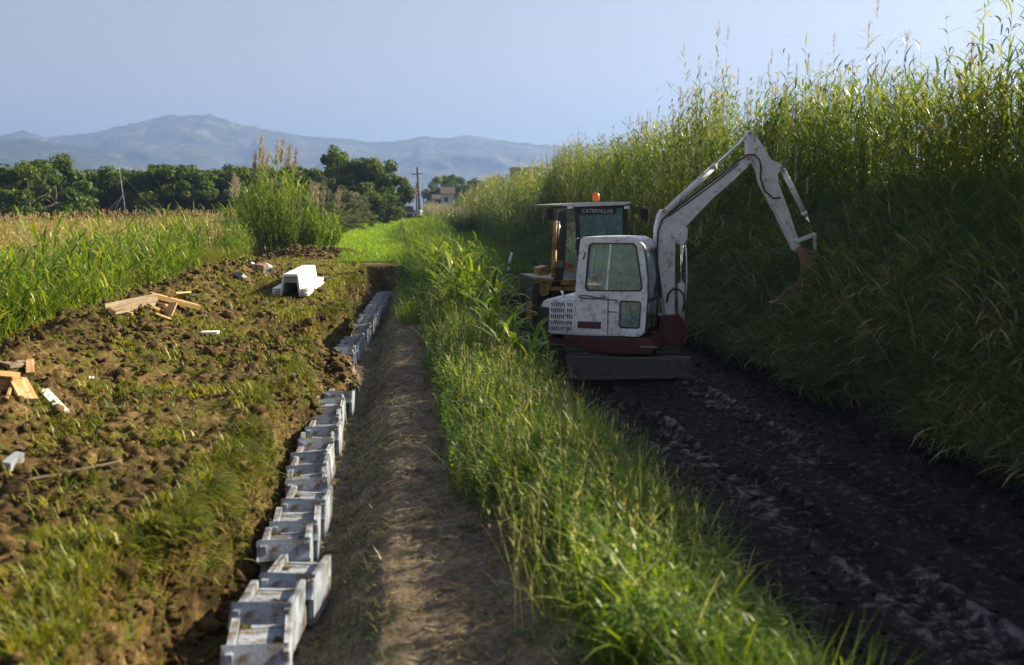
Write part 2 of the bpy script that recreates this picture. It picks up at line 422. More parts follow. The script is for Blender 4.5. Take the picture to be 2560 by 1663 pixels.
class MB:
    """collects solid shapes in world coordinates; build() links them as one mesh"""
    def __init__(s): s.bm = bmesh.new()
    def prism(s, ring, thick, bevel=0.0, smooth=False):
        """ring: world points of one face; thick: world vector to the other face"""
        a = [s.bm.verts.new(p) for p in ring]; t = Vector(thick)
        b = [s.bm.verts.new(Vector(p) + t) for p in ring]
        fs = [s.bm.faces.new(a), s.bm.faces.new(b[::-1])]
        k = len(a)
        for i in range(k): fs.append(s.bm.faces.new((a[i], b[i], b[(i + 1) % k], a[(i + 1) % k])))
        if bevel:
            es = list({e for f in fs for e in f.edges})
            bmesh.ops.bevel(s.bm, geom=es, offset=bevel, segments=2, affect='EDGES', profile=.6)
        return s
    def box(s, c, size, rot=None, bevel=0.0):
        x, y, z = size[0] / 2, size[1] / 2, size[2] / 2
        m = rot if rot is not None else Matrix.Identity(3)
        ring = [Vector(c) + m @ Vector(q) for q in ((-x, -y, -z), (x, -y, -z), (x, -y, z), (-x, -y, z))]
        return s.prism(ring, m @ Vector((0, 2 * y, 0)), bevel)
    def tube(s, pts, r, k=10, cap=True):
        pts = [Vector(p) for p in pts]
        rs = r if isinstance(r, (list, tuple)) else [r] * len(pts)
        rings = []
        nrm = None
        for i, p in enumerate(pts):
            d = (pts[min(i + 1, len(pts) - 1)] - pts[max(i - 1, 0)]).normalized()
            if nrm is None: nrm = d.orthogonal().normalized()
            nrm = (nrm - d * nrm.dot(d)).normalized()
            b = d.cross(nrm)
            rings.append([s.bm.verts.new(p + (nrm * math.cos(2 * math.pi * j / k) + b * math.sin(2 * math.pi * j / k)) * rs[i]) for j in range(k)])
        for i in range(len(rings) - 1):
            for j in range(k):
                f = s.bm.faces.new((rings[i][j], rings[i][(j + 1) % k], rings[i + 1][(j + 1) % k], rings[i + 1][j])); f.smooth = True
        if cap:
            s.bm.faces.new(rings[0][::-1]); s.bm.faces.new(rings[-1])
        return s
    def frame(s, outer, inner, thick):
        """ring with a hole: outer and inner have the same count"""
        t = Vector(thick); k = len(outer)
        o1 = [s.bm.verts.new(p) for p in outer]; i1 = [s.bm.verts.new(p) for p in inner]
        o2 = [s.bm.verts.new(Vector(p) + t) for p in outer]; i2 = [s.bm.verts.new(Vector(p) + t) for p in inner]
        for j in range(k):
            q = (j + 1) % k
            for f in ((o1[j], o1[q], i1[q], i1[j]), (o2[j], i2[j], i2[q], o2[q]), (o1[j], o2[j], o2[q], o1[q]), (i1[j], i1[q], i2[q], i2[j])):
                s.bm.faces.new(f)
        return s
    def build(s, name, mat, parent=None, origin=None):
        org = root_loc(parent) if parent is not None else Vector(origin or (0, 0, 0))
        bmesh.ops.recalc_face_normals(s.bm, faces=s.bm.faces)
        bmesh.ops.translate(s.bm, verts=s.bm.verts, vec=-org)
        me = bpy.data.meshes.new(name); s.bm.to_mesh(me); s.bm.free()
        o = link(name, me, mat, parent)
        if parent is None: o.location = org
        return o

# ------------------------------------------------------------------ ground, one height field cut into its surfaces
def axis(dense, far_lo, far_hi, g=1.13):
    a = [np.arange(lo, hi, st) for lo, hi, st in dense]
    a = list(np.concatenate(a)); s = dense[-1][2]
    x = a[-1]
    while x < far_hi: s *= g; x += s; a.append(x)
    s = dense[0][2]; x = a[0]; lo = []
    while x > far_lo: s *= g; x -= s; lo.append(x)
    return np.array(lo[::-1] + a)
gx = axis([(-7.0, 8.2, .045)], -4200, 4200, 1.14)
gy = axis([(4.0, 12, .045), (12, 24, .06), (24, 46, .10), (46, 110, .4)], -60, 3300, 1.10)
GX, GY = np.meshgrid(gx, gy)
GZ = terrain(GX, GY)
GV = np.stack([GX, GY, GZ], -1).reshape(-1, 3)
nx, ny = len(gx), len(gy)
ii = (np.arange(ny - 1)[:, None] * nx + np.arange(nx - 1)[None, :])
GQ = np.stack([ii, ii + 1, ii + nx + 1, ii + nx], -1).reshape(-1, 4)
fcx = (GX[:-1, :-1] + GX[1:, 1:]).ravel() / 2; fcy = (GY[:-1, :-1] + GY[1:, 1:]).ravel() / 2
jit = fbm(fcx * 2.2, fcy * 2.2, 3, 99)
lab = np.zeros(len(GQ), int)
wobf = 0.5 * fbm(fcy * .18, fcy * 0 + 7, 3, 61) * sst(3, 12, fcy) * .8
lab[(fcx > -7.2 + jit) & (fcx < -.2) & (fcy < 46 + jit * 4) & (fcy > -4)] = 1                                  # dug soil
lab[(fcx > -1.0 + .8 * jit) & (fcx < .85 + 1.6 * jit + .5 * sst(9.5, 6.5, fcy)) & (fcy < TRENCH_END - .2) & (fcy > -4)] = 2                # path
lab[(fcx + wobf > 2.05 + .7 * jit) & (fcx + wobf < 6.9 + .6 * jit) & (fcy < 44 + 8 * jit) & (fcy > -4)] = 3     # mud road
lab[(fcx > -5.8 + jit * 1.3) & (fcx < 1.0 + jit) & (fcy >= 45 + jit * 4) & (fcy < 150)] = 4                       # green path
lab[(fcx > 1.8 + jit) & (fcx < 6.4 + jit) & (fcy >= 50 + jit * 8) & (fcy < 150)] = 4
lab[(np.abs(fcx) > 160) | (fcy > 200)] = 5
for k, (nm, mt) in enumerate([('ground', 'earth'), ('dug_soil', 'soil'), ('dirt_path', 'path'), ('mud_road', 'mud'), ('green_path', 'turf'), ('far_fields', 'far')]):
    q = GQ[lab == k]
    u, inv = np.unique(q, return_inverse=True)
    o = link(nm, np_mesh(nm, GV[u], inv.reshape(-1, 4), track_wet_glint(GV[u, 0], GV[u, 1]) if nm == 'mud_road' else None, smooth=True), M[mt])
    tag(o, kind='structure')

# ------------------------------------------------------------------ mountains
ridge = np.array([(-700, 360), (-350, 330), (0, 340), (54, 326), (118, 344), (204, 336), (290, 317), (355, 306), (420, 288), (462, 291), (527, 285),
                  (581, 305), (645, 320), (710, 331), (774, 341), (860, 345), (946, 356), (1000, 352), (1060, 341), (1120, 346), (1170, 338), (1237, 350),
                  (1290, 354), (1377, 363), (1452, 366), (1530, 374), (1700, 392), (2000, 410), (2500, 430), (3300, 450)], float)
def mountain(name, ridge, dist, base_y, depth, amp, seed, nU=520, nV=46):
    P = np.array([list(at(a, b, Y=dist)) for a, b in ridge])
    u = np.linspace(P[0, 0], P[-1, 0], nU)
    h = np.interp(u, P[:, 0], P[:, 2])
    h = h + fbm(u * .012, u * 0, 4, seed) * amp * .5 + fbm(u * .08, u * 0, 2, seed + 9) * amp * .5
    v = np.linspace(0, 1, nV)
    U, V_ = np.meshgrid(u, v)
    spur = np.abs(fbm(U * .0045, V_ * 1.5, 4, seed + 3)) * 2
    prof = 1 - (1 - V_) ** 1.0
    z = h[None, :] * prof * (1 - .42 * spur * np.sin(np.pi * V_)) - 2
    z[-1] = h
    y = dist - depth * (1 - V_) + fbm(U * .01, V_ * 6, 3, seed + 5) * depth * .25 * np.sin(np.pi * V_)
    # far side
    z2 = np.stack([h * .6, h * 0 - 2]); y2 = np.stack([h * 0 + dist + depth * .4, h * 0 + dist + depth])
    X = np.vstack([U, u[None], u[None]]); Yv = np.vstack([y, y2]); Z = np.vstack([z, z2])
    r_, c_ = X.shape
    i = (np.arange(r_ - 1)[:, None] * c_ + np.arange(c_ - 1)[None, :])
    Q = np.stack([i, i + 1, i + c_ + 1, i + c_], -1).reshape(-1, 4)
    o = link(name, np_mesh(name, np.stack([X, Yv, Z], -1).reshape(-1, 3), Q, smooth=True), M['mountain'])
    tag(o, kind='structure')
mountain('mountains', ridge, 2700, 0, 900, 10, 101)
foot = np.array([(-700, 372), (-200, 350), (0, 352), (60, 344), (130, 356), (230, 372), (330, 400), (430, 432), (560, 470), (800, 500), (1200, 505)], float)
mountain('foothill', foot, 1900, 0, 500, 7, 131, 260, 26)

# ------------------------------------------------------------------ haze: one box of even air round everything
hz = MB(); hz.prism([(-4600, -90, -14), (4600, -90, -14), (4600, 4300, -14), (-4600, 4300, -14)], (0, 0, 340))
haze = hz.build('haze', None); tag(haze, 'pale blue air that fades the mountains', 'haze', kind='stuff')
m = bpy.data.materials.new('haze_air'); m.use_nodes = True
n, l = m.node_tree.nodes, m.node_tree.links
n.clear()
ho = n.new('ShaderNodeOutputMaterial'); hv = n.new('ShaderNodeVolumePrincipled')
hv.inputs['Color'].default_value = (.28, .45, .94, 1)
hv.inputs['Density'].default_value = .00042
hv.inputs['Anisotropy'].default_value = .25
l.new(hv.outputs[0], ho.inputs['Volume'])
haze.data.materials.append(m)

# ------------------------------------------------------------------ grass blades in bulk
def blades(P, L, az, lean, curve, W, seg=3, tint=None, twist=None, prof='taper'):
    n = len(P)
    t = np.linspace(0, 1, seg + 1)
    dx, dy = np.cos(az), np.sin(az)
    tw = az + math.pi / 2 + (0 if twist is None else twist)
    sx, sy = np.cos(tw), np.sin(tw)
    pts = np.zeros((n, seg + 1, 3)); pts[:, 0] = P
    for k in range(1, seg + 1):
        th = lean + curve * ((k - .5) / seg)
        st = L / seg
        pts[:, k, 0] = pts[:, k - 1, 0] + st * np.sin(th) * dx
        pts[:, k, 1] = pts[:, k - 1, 1] + st * np.sin(th) * dy
        pts[:, k, 2] = pts[:, k - 1, 2] + st * np.cos(th)
    if prof == 'taper': w = np.clip(1 - t ** 1.6, .06, 1)
    elif prof == 'leaf': w = np.clip(np.sin(np.pi * np.clip(t * .82 + .14, 0, 1)) ** .8, .06, 1)
    else: w = np.interp(t, [0, .12, .4, 1], [.15, .8, 1, .1])
    hw = .5 * W[:, None] * w[None, :]
    Lf = pts.copy(); Rt = pts.copy()
    Lf[..., 0] -= hw * sx[:, None]; Lf[..., 1] -= hw * sy[:, None]
    Rt[..., 0] += hw * sx[:, None]; Rt[..., 1] += hw * sy[:, None]
    V = np.stack([Lf, Rt], 2).reshape(-1, 3)
    base = (np.arange(n) * (seg + 1) * 2)[:, None]
    k = np.arange(seg)[None, :] * 2
    Q = np.stack([base + k, base + k + 1, base + k + 3, base + k + 2], -1).reshape(-1, 4)
    T = None if tint is None else np.repeat(tint, (seg + 1) * 2)
    return V, Q, T, pts
def join(parts):
    Vs, Qs, Ts, off = [], [], [], 0
    for V, Q, T in parts:
        Vs.append(V); Qs.append(Q + off); Ts.append(T); off += len(V)
    return np.concatenate(Vs), np.concatenate(Qs), np.concatenate(Ts)
def U(a, b, n): return rng.uniform(a, b, n)
def NR(m, s, n): return rng.normal(m, s, n)
def scatter(n, x0, x1, y0, y1, power=1.0):
    """more of them near the camera: power > 1"""
    X = U(x0, x1, n); Y = y0 + (y1 - y0) * U(0, 1, n) ** power
    return X, Y
def stuff(name, parts, mat, label, cat, parent=None):
    V, Q, T = join(parts)
    o = link(name, np_mesh(name, V, Q, T), M[mat])
    return tag(o, label, cat, kind='stuff')
def ground_pts(X, Y, dz=-.01): return np.stack([X, Y, terrain(X, Y) + dz], -1)
def seeds(P, az, L, W, tint, spread=.35, k=7, Ls=.05):
    """little awns round a seed head standing at P"""
    n = len(P)
    PP = np.repeat(P, k, 0); PP[:, 2] += U(0, 1, n * k) * np.repeat(L, k)
    return blades(PP, np.repeat(L, k) * U(.25, .5, n * k), U(0, 6.28, n * k), U(.1, spread * 2, n * k), U(.2, 1.2, n * k), np.repeat(W, k), 2, np.repeat(tint, k))[:3]

# --- verge between the dirt path and the mud road
def verge():
    parts = []
    X, Y = scatter(74000, .35, 3.3, 4.6, 34, 1.7)
    wob = 0.4 * fbm(Y * .18, Y * 0 + 7, 3, 61)
    d = fbm(X * 1.1, Y * .9, 3, 201)
    keep = (U(0, 1, len(X)) < sst(.30, 1.05, X - .60 * sst(9.5, 6.5, Y) + 1.1 * fbm(Y * .9, X * 0, 3, 203)) * (1 - sst(1.75, 2.75, X + wob))) & (d > -.14 + .05 * U(0, 1, len(X)))
    keep |= (U(0, 1, len(X)) < .03) & (X < 3.0) & (X > 1.8)
    X, Y, d = X[keep], Y[keep], d[keep]; n = len(X)
    L = np.exp(NR(math.log(.22), .42, n)) * np.exp(3.4 * d) * (1 + .4 * sst(10, 24, Y)) * lerp(1, .6, sst(1.0, .4, X)); L = np.clip(L, .05, .95)
    parts.append(blades(ground_pts(X, Y), L, U(0, 6.28, n), np.abs(NR(.15, .2, n)), U(.3, 1.9, n), U(.004, .010, n) * (1 + Y / 30), 4, np.clip(.38 + 1.1 * d - .16 * sst(1.2, 2.4, X) + NR(0, .2, n), 0, .97), U(-.5, .5, n))[:3])  # tint falls towards the road: the shade there is put into the blade colour
    # broader weeds
    c = 2400
    X, Y = scatter(c, .8, 2.3, 5, 34, 1.2); X = X + .35 * sst(9.5, 6.5, Y); k = 9
    X = np.repeat(X, k) + NR(0, .05, c * k); Y = np.repeat(Y, k) + NR(0, .05, c * k); n = c * k
    tt = np.repeat(U(0, 1, c), k)
    parts.append(blades(ground_pts(X, Y), U(.12, .5, n) * (.5 + .9 * tt), U(0, 6.28, n), np.abs(NR(.2, .2, n)), U(.5, 2.0, n), U(.012, .028, n), 5, np.clip(.5 + .4 * tt + NR(0, .1, n), 0, .96), U(-.5, .5, n), 'leaf')[:3])
    # small-leaved weeds: whorls of leaflets up a stem
    c = 5200
    X, Y = scatter(c, .45, 2.45, 5, 32, 1.5)
    kp = X - .60 * sst(9.5, 6.5, Y) > .45; X, Y = X[kp], Y[kp]; c = len(X)
    P = ground_pts(X, Y); h = U(.12, .50, c)
    k = 16; n = c * k
    PP = np.repeat(P, k, 0); f = np.tile(np.linspace(.25, 1, k), c); PP[:, 2] += f * np.repeat(h, k)
    parts.append(blades(PP, U(.04, .10, n), U(0, 6.28, n), U(.5, 1.4, n), U(0, .9, n), U(.015, .035, n), 2, np.clip(np.repeat(U(.35, .85, c), k) + NR(0, .08, n), 0, .96), None, 'leaf')[:3])
    # seed stalks
    c = 1100
    X, Y = scatter(c, .7, 2.5, 6, 30, 1.2); h = U(.35, .75, c); az = U(0, 6.28, c)
    V, Q, T, pts = blades(ground_pts(X, Y), h, az, np.abs(NR(.1, .12, c)), U(.1, .7, c), np.full(c, .006), 4, np.full(c, .97))
    parts.append((V, Q, T))
    parts.append(seeds(pts[:, -2], az, h * .25, np.full(c, .006), U(.9, 1, c)))
    stuff('verge_grass', parts, 'grass', 'long sunlit green grass and weeds on the strip between the dirt path and the muddy road', 'grass')
verge()

# --- taller weeds farther along the verge
def far_verge():
    parts = []
    c = 5200
    X, Y = scatter(c, .1, 3.2, 24, 105, 1.3)
    d = fbm(X * .5, Y * .22, 3, 211)
    keep = (d > -.16) & (X > .2 + .7 * (fbm(Y * .3, X * 0, 2, 213) + .3)); X, Y, d = X[keep], Y[keep], d[keep]; c = len(X)
    h = np.clip(.80 + 2.4 * d + NR(0, .22, c), .25, 1.8) * np.where(Y > 60, 1.25, 1)
    h = np.clip(np.minimum(h, CAMZ - np.where(X / Y < .024, 22, 13) / F * Y - terrain(X, Y)), .12, 2)
    V, Q, T, pts = blades(ground_pts(X, Y), h, U(0, 6.28, c), np.abs(NR(.05, .08, c)), U(0, .4, c), np.full(c, .02), 4, np.full(c, .6))
    parts.append((V, Q, T))
    k = 12; n = c * k
    f = np.tile(np.linspace(.1, .95, k), c); idx = np.repeat(np.arange(c), k)
    PP = pts[idx, 0] + (pts[idx, -1] - pts[idx, 0]) * f[:, None]
    tt = np.clip(.48 + .35 * np.repeat(d, k) * 2 + NR(0, .16, n), 0, .95)
    parts.append(blades(PP, U(.25, .6, n), U(0, 6.28, n), U(.3, .8, n), U(.6, 1.9, n), U(.02, .045, n), 4, tt, U(-.4, .4, n), 'leaf')[:3])
    X, Y = scatter(26000, -.1, 3.4, 24, 110, 1.2); n = len(X)
    parts.append(blades(ground_pts(X, Y), np.clip(np.minimum(U(.2, .7, n), CAMZ - 22 / F * Y - terrain(X, Y)), .08, 1), U(0, 6.28, n), np.abs(NR(.2, .2, n)), U(.3, 1.5, n), U(.015, .035, n), 3, np.clip(NR(.5, .2, n), 0, .95))[:3])
    X, Y = scatter(190, .9, 2.7, 23, 44, 1.0); X2, Y2 = scatter(46, 1.5, 2.5, 15, 24, 1.0); X = np.append(X, X2); Y = np.append(Y, Y2); c = len(X); h = U(.6, 1.5, c) * np.where(Y < 23, .75, 1)
    V, Q, T, pts = blades(ground_pts(X, Y), h, U(0, 6.28, c), np.abs(NR(.05, .06, c)), U(0, .3, c), np.full(c, .03), 4, np.full(c, .6))
    parts.append((V, Q, T)); k = 10; n = c * k; f = np.tile(np.linspace(.15, .98, k), c); idx = np.repeat(np.arange(c), k)
    PP = pts[idx, 0] + (pts[idx, -1] - pts[idx, 0]) * f[:, None]
    parts.append(blades(PP, U(.35, .8, n), U(0, 6.28, n), U(.25, .7, n), U(.7, 2.2, n), U(.045, .085, n), 5, np.clip(NR(.6, .22, n), 0, 1), U(-.5, .5, n), 'leaf')[:3])
    stuff('tall_weeds', parts, 'broad', 'tall leafy green weeds along the far end of the grassy strip', 'weeds')
far_verge()

# --- short grass on the dug ground, ditch weeds, tufts on the bank edge
def short_grass():
    parts = []
    X, Y = scatter(300000, -6.6, -.95, 4.3, 42, 2.0)
    d = fbm(X * .9, Y * .9, 4, 221)
    ed = X - edge_x(Y)
    heapm = np.exp(-((X + 4.7) / 1.3) ** 2)
    keep = (ed < .02) & (U(0, 1, len(X)) < np.clip((d + .05 + .12 * sst(-.6, 0, ed) - .09 * heapm + .06 * sst(24, 34, Y) - .17 * sst(13, 8, Y) * (1 - sst(-.6, -.1, ed))) * 6, .02, 1))
    X, Y, d = X[keep], Y[keep], d[keep]; n = len(X)
    L = U(.025, .11, n) * (1 + d * 1.5) * (1 + .7 * np.exp(-((X - edge_x(Y)) / .3) ** 2))
    parts.append(blades(ground_pts(X, Y, -.005), L, U(0, 6.28, n), np.abs(NR(.4, .35, n)), U(.2, 1.2, n), U(.005, .014, n) * (1 + Y / 20), 2, np.clip(NR(.5, .25, n), 0, 1), None)[:3])
    # tufts hanging over the edge
    Yb = 4.3 + 33 * U(0, 1, 2000) ** 1.8
    cl = fbm(Yb * 1.1, Yb * 0, 3, 225); Yb = Yb[cl > .03]; k = 20; c = len(Yb)
    Yt = np.repeat(Yb, k) + NR(0, .09, c * k); Xt = edge_x(Yt) - .12 + NR(0, .09, c * k); n = c * k
    parts.append(blades(ground_pts(Xt, Yt), U(.06, .24, n), NR(0, .9, n), U(.4, 1.3, n), U(.4, 1.7, n), U(.010, .020, n) * (1 + Yt / 30), 3, np.clip(np.repeat(U(.0, .8, c), k) + NR(0, .22, n), 0, 1))[:3])
    # clumps of weeds on the spoil
    c = 430
    X, Y = scatter(c, -6.3, -1.6, 5, 36, 1.4); k = 22
    Xt = np.repeat(X, k) + NR(0, .07, c * k); Yt = np.repeat(Y, k) + NR(0, .07, c * k); n = c * k
    parts.append(blades(ground_pts(Xt, Yt), U(.05, .22, n), U(0, 6.28, n), U(.2, 1.0, n), U(.3, 1.4, n), U(.008, .02, n) * (1 + Yt / 40), 3, np.clip(np.repeat(U(.1, .9, c), k) + NR(0, .12, n), 0, 1), None, 'leaf')[:3])
    stuff('short_grass', parts, 'short', 'patchy yellow-green grass on the dug bank beside the trench', 'grass')
    # dull weeds in the ditch
    parts = []
    X, Y = scatter(30000, -1.0, .7, 4.3, 37, 1.6)
    d = fbm(X * 1.2, Y * .8, 3, 231)
    keep = U(0, 1, len(X)) < np.clip((np.exp(-((X + .5) / .35) ** 2) * .9 + sst(.3, .6, X) * .5 + d * .8 - .1), 0.015, 1)
    X, Y = X[keep], Y[keep]; n = len(X)
    parts.append(blades(ground_pts(X, Y), U(.03, .14, n), U(0, 6.28, n), U(.3, 1.2, n), U(.2, 1.2, n), U(.005, .012, n) * (1 + Y / 26), 2, np.clip(NR(.3, .2, n), 0, .9))[:3])
    stuff('ditch_weeds', parts, 'reed', 'low dull green weeds in the bottom of the trench', 'weeds')
short_grass()

# --- turf on the far path
def turf():
    parts = []
    X, Y = scatter(120000, -6.2, 1.2, 40, 118, 1.3)
    d = fbm(X * .35, Y * .2, 3, 241)
    keep = (d > -.35) & ((Y > 45.5) | (np.abs(X + 1) < 1.5) & (Y > 40)) & (X > -6 + d * 3)
    X, Y, d = X[keep], Y[keep], d[keep]; n = len(X)
    parts.append(blades(ground_pts(X, Y), U(.08, .28, n) * (1 + d), U(0, 6.28, n), np.abs(NR(.2, .3, n)), U(.2, 1.2, n), U(.02, .045, n), 2, np.clip(.55 + d + NR(0, .2, n), 0, 1))[:3])
    X, Y = scatter(22000, 2.2, 6.4, 46, 100, 1.2); n = len(X)
    parts.append(blades(ground_pts(X, Y), U(.1, .35, n), U(0, 6.28, n), np.abs(NR(.2, .3, n)), U(.2, 1.2, n), U(.02, .05, n), 2, np.clip(NR(.4, .2, n), 0, 1))[:3])
    stuff('path_turf', parts, 'turfblade', 'bright sunlit turf covering the path beyond the end of the trench', 'grass')
turf()

# --- clods and crumbs of earth
def clods():
    ico = bmesh.new(); bmesh.ops.create_icosphere(ico, subdivisions=1, radius=1.0)
    bv = np.array([v.co for v in ico.verts]); bf = np.array([[v.index for v in f.verts] for f in ico.faces]); ico.free()
    def make(name, X, Y, s, mat, label, dz=.3):
        n = len(X)
        sc = s[:, None, None] * rng.uniform(.55, 1.25, (n, 1, 3))
        V = bv[None] * rng.uniform(.5, 1.3, (n, len(bv), 1)) * sc
        a = U(0, 6.28, n); ca, sa = np.cos(a)[:, None], np.sin(a)[:, None]
        x = V[..., 0] * ca - V[..., 1] * sa; y = V[..., 0] * sa + V[..., 1] * ca
        G = ground_pts(X, Y, 0)
        V = np.stack([x + G[:, :1], y + G[:, 1:2], V[..., 2] * .75 + G[:, 2:3] + (s * dz)[:, None]], -1).reshape(-1, 3)
        Q = (bf[None] + (np.arange(n) * len(bv))[:, None, None]).reshape(-1, 3)
        o = link(name, np_mesh(name, V, Q), M[mat]); tag(o, label, 'soil clods', kind='stuff')
    X, Y = scatter(19000, -6.9, -1.0, 4.3, 38, 1.7)
    w = .25 + .9 * np.exp(-((X + 4.7) / 1.2) ** 2) + .7 * (fbm(X * .8, Y * .8, 3, 251) > .04)
    keep = (U(0, 1, len(X)) < w) & (X < edge_x(Y) + .05); X, Y = X[keep], Y[keep]
    h2 = 1300; X = np.append(X, U(-5.8, -1.4, h2)); Y = np.append(Y, NR(43.3, .8, h2))
    X = np.append(X, U(-2.3, -.8, 900)); Y = np.append(Y, NR(17.2, .8, 900))
    yb = 4.3 + 33 * U(0, 1, 5200) ** 1.7; X = np.append(X, edge_x(yb) + U(-.08, .34, 5200)); Y = np.append(Y, yb)
    make('soil_clods', X, Y, np.clip(np.exp(NR(math.log(.022), .55, len(X))), .006, .085) * (1 + Y / 40), 'soil', 'brown crumbled clods of dug earth on the bank left of the trench')
    X, Y = scatter(9000, 2.7, 7.4, 5, 40, 1.4)
    keep = (U(0, 1, len(X)) < .15 + .85 * (fbm(X * 1.1, Y * .8, 3, 255) > -.02)) & (U(0, 1, len(X)) < np.where((X > 3.4) & (X < 5.6) & (Y < 17), .25, 1)); X, Y = X[keep], Y[keep]
    make('mud_clods', X, Y, np.clip(np.exp(NR(math.log(.016), .55, len(X))), .006, .09), 'mud', 'dark wet lumps of mud beside the ruts on the muddy road')
clods()
def straw():
    X, Y = scatter(9000, -1.0, 1.3, 4.6, 36, 1.6); n = len(X)
    keep = (fbm(X * 1.5, Y * 1.2, 3, 321) > -.08) & (X < .7 + .5 * sst(9, 6, Y)); X, Y = X[keep], Y[keep]; n = len(X)
    G = ground_pts(X, Y, .012)
    stuff('dry_straw', [blades(G, U(.03, .16, n), U(0, 6.28, n), U(1.25, 1.5, n), U(0, .2, n), U(.003, .008, n) * (1 + Y / 30), 2, U(.9, 1, n))[:3]], 'short', 'bits of dry straw and stalks scattered on the dirt path', 'straw')
straw()

# --- field on the left: leafy reeds in front, pinkish seed heads behind
def field():
    parts = []
    bound = lambda Y: -6.25 + .6 * fbm(Y * .35, Y * 0, 3, 261)
    # fine grass mass
    for (n0, x0, y0, y1, pw) in ((92000, -13, 9, 40, 1.1), (90000, -42, 16, 70, 1.2), (60000, -75, 34, 95, 1.0)):
        X = bound(30) - (bound(30) - x0) * U(0, 1, n0) ** 1.15; Y = y0 + (y1 - y0) * U(0, 1, n0) ** pw
        keep = (X < bound(Y)) & (X > -Y * .62 - 1.5); X, Y = X[keep], Y[keep]; n = len(X)
        d = fbm(X * .45, Y * .3, 3, 263)
        hh = lerp(.75, 1.05, sst(bound(Y) - .3, bound(Y) - 3.0, X)) * (1 + .6 * d)
        L = hh * U(.55, 1.15, n)
        tn = np.clip(lerp(.44, .57, sst(-6.8, -10.5, X + .12 * (Y - 20) * -1 + 0)) + .5 * d + NR(0, .16, n), 0, .95)
        parts.append(blades(ground_pts(X, Y), L, U(0, 6.28, n), np.abs(NR(.10, .12, n)), U(.1, 1.3, n), U(.008, .018, n) * (1 + Y / 24), 4, tn, U(-.5, .5, n))[:3])
    # seed heads
    for (n0, y0, y1) in ((6000, 11, 45), (8000, 30, 95)):
        X = -6.6 - (y1 * .6) * U(0, 1, n0); Y = U(y0, y1, n0)
        keep = (X > -Y * .62 - 1.5) & (fbm(X * .3, Y * .2, 3, 267) > -.20); X, Y = X[keep], Y[keep]; n = len(X)
        h = U(.95, 1.45, n) * np.where(U(0, 1, n) > .97, 1.35, 1); az = U(0, 6.28, n)
        V, Q, T, pts = blades(ground_pts(X, Y), h, az, np.abs(NR(.05, .08, n)), U(0, .35, n), np.full(n, .012), 3, np.full(n, .85))
        parts.append((V, Q, T))
        parts.append(seeds(pts[:, -2] * .4 + pts[:, -1] * .6, az, U(.14, .32, n), U(.02, .04, n) * (1 + Y / 50), U(.84, 1, n), .3, 5))
    stuff('field_grass', parts, 'field', 'dense field of tall yellow-green grass with pinkish seed heads left of the spoil heap', 'grass')
    # broad-leaved reeds along the front of the field
    parts = []
    c = 3100
    Y = 8.5 + 34 * U(0, 1, c) ** 1.25; X = bound(Y) + .15 - np.abs(NR(0, 1.7, c))
    keep = (X > -Y * .62 - 1.5) & (fbm(X * .6, Y * .4, 3, 268) > -.12); X, Y = X[keep], Y[keep]; c = len(X)
    h = np.clip(NR(.92, .38, c), .35, 2.0)
    V, Q, T, pts = blades(ground_pts(X, Y), h, U(0, 6.28, c), np.abs(NR(.04, .06, c)), U(0, .3, c), np.full(c, .018), 4, np.full(c, .6))
    parts.append((V, Q, T))
    k = 8; n = c * k; idx = np.repeat(np.arange(c), k); f = np.tile(np.linspace(.08, .98, k), c)
    PP = pts[idx, 0] + (pts[idx, -1] - pts[idx, 0]) * f[:, None]
    parts.append(blades(PP, U(.3, .75, n), U(0, 6.28, n), U(.15, .7, n), U(.5, 2.1, n), U(.02, .05, n), 5, np.clip(np.repeat(NR(.5, .28, c), k) + NR(0, .2, n), 0, 1), U(-.6, .6, n), 'leaf')[:3])
    stuff('field_reeds', parts, 'broad', 'broad-leaved green reeds along the near edge of the field left of the spoil heap', 'reeds')
field()

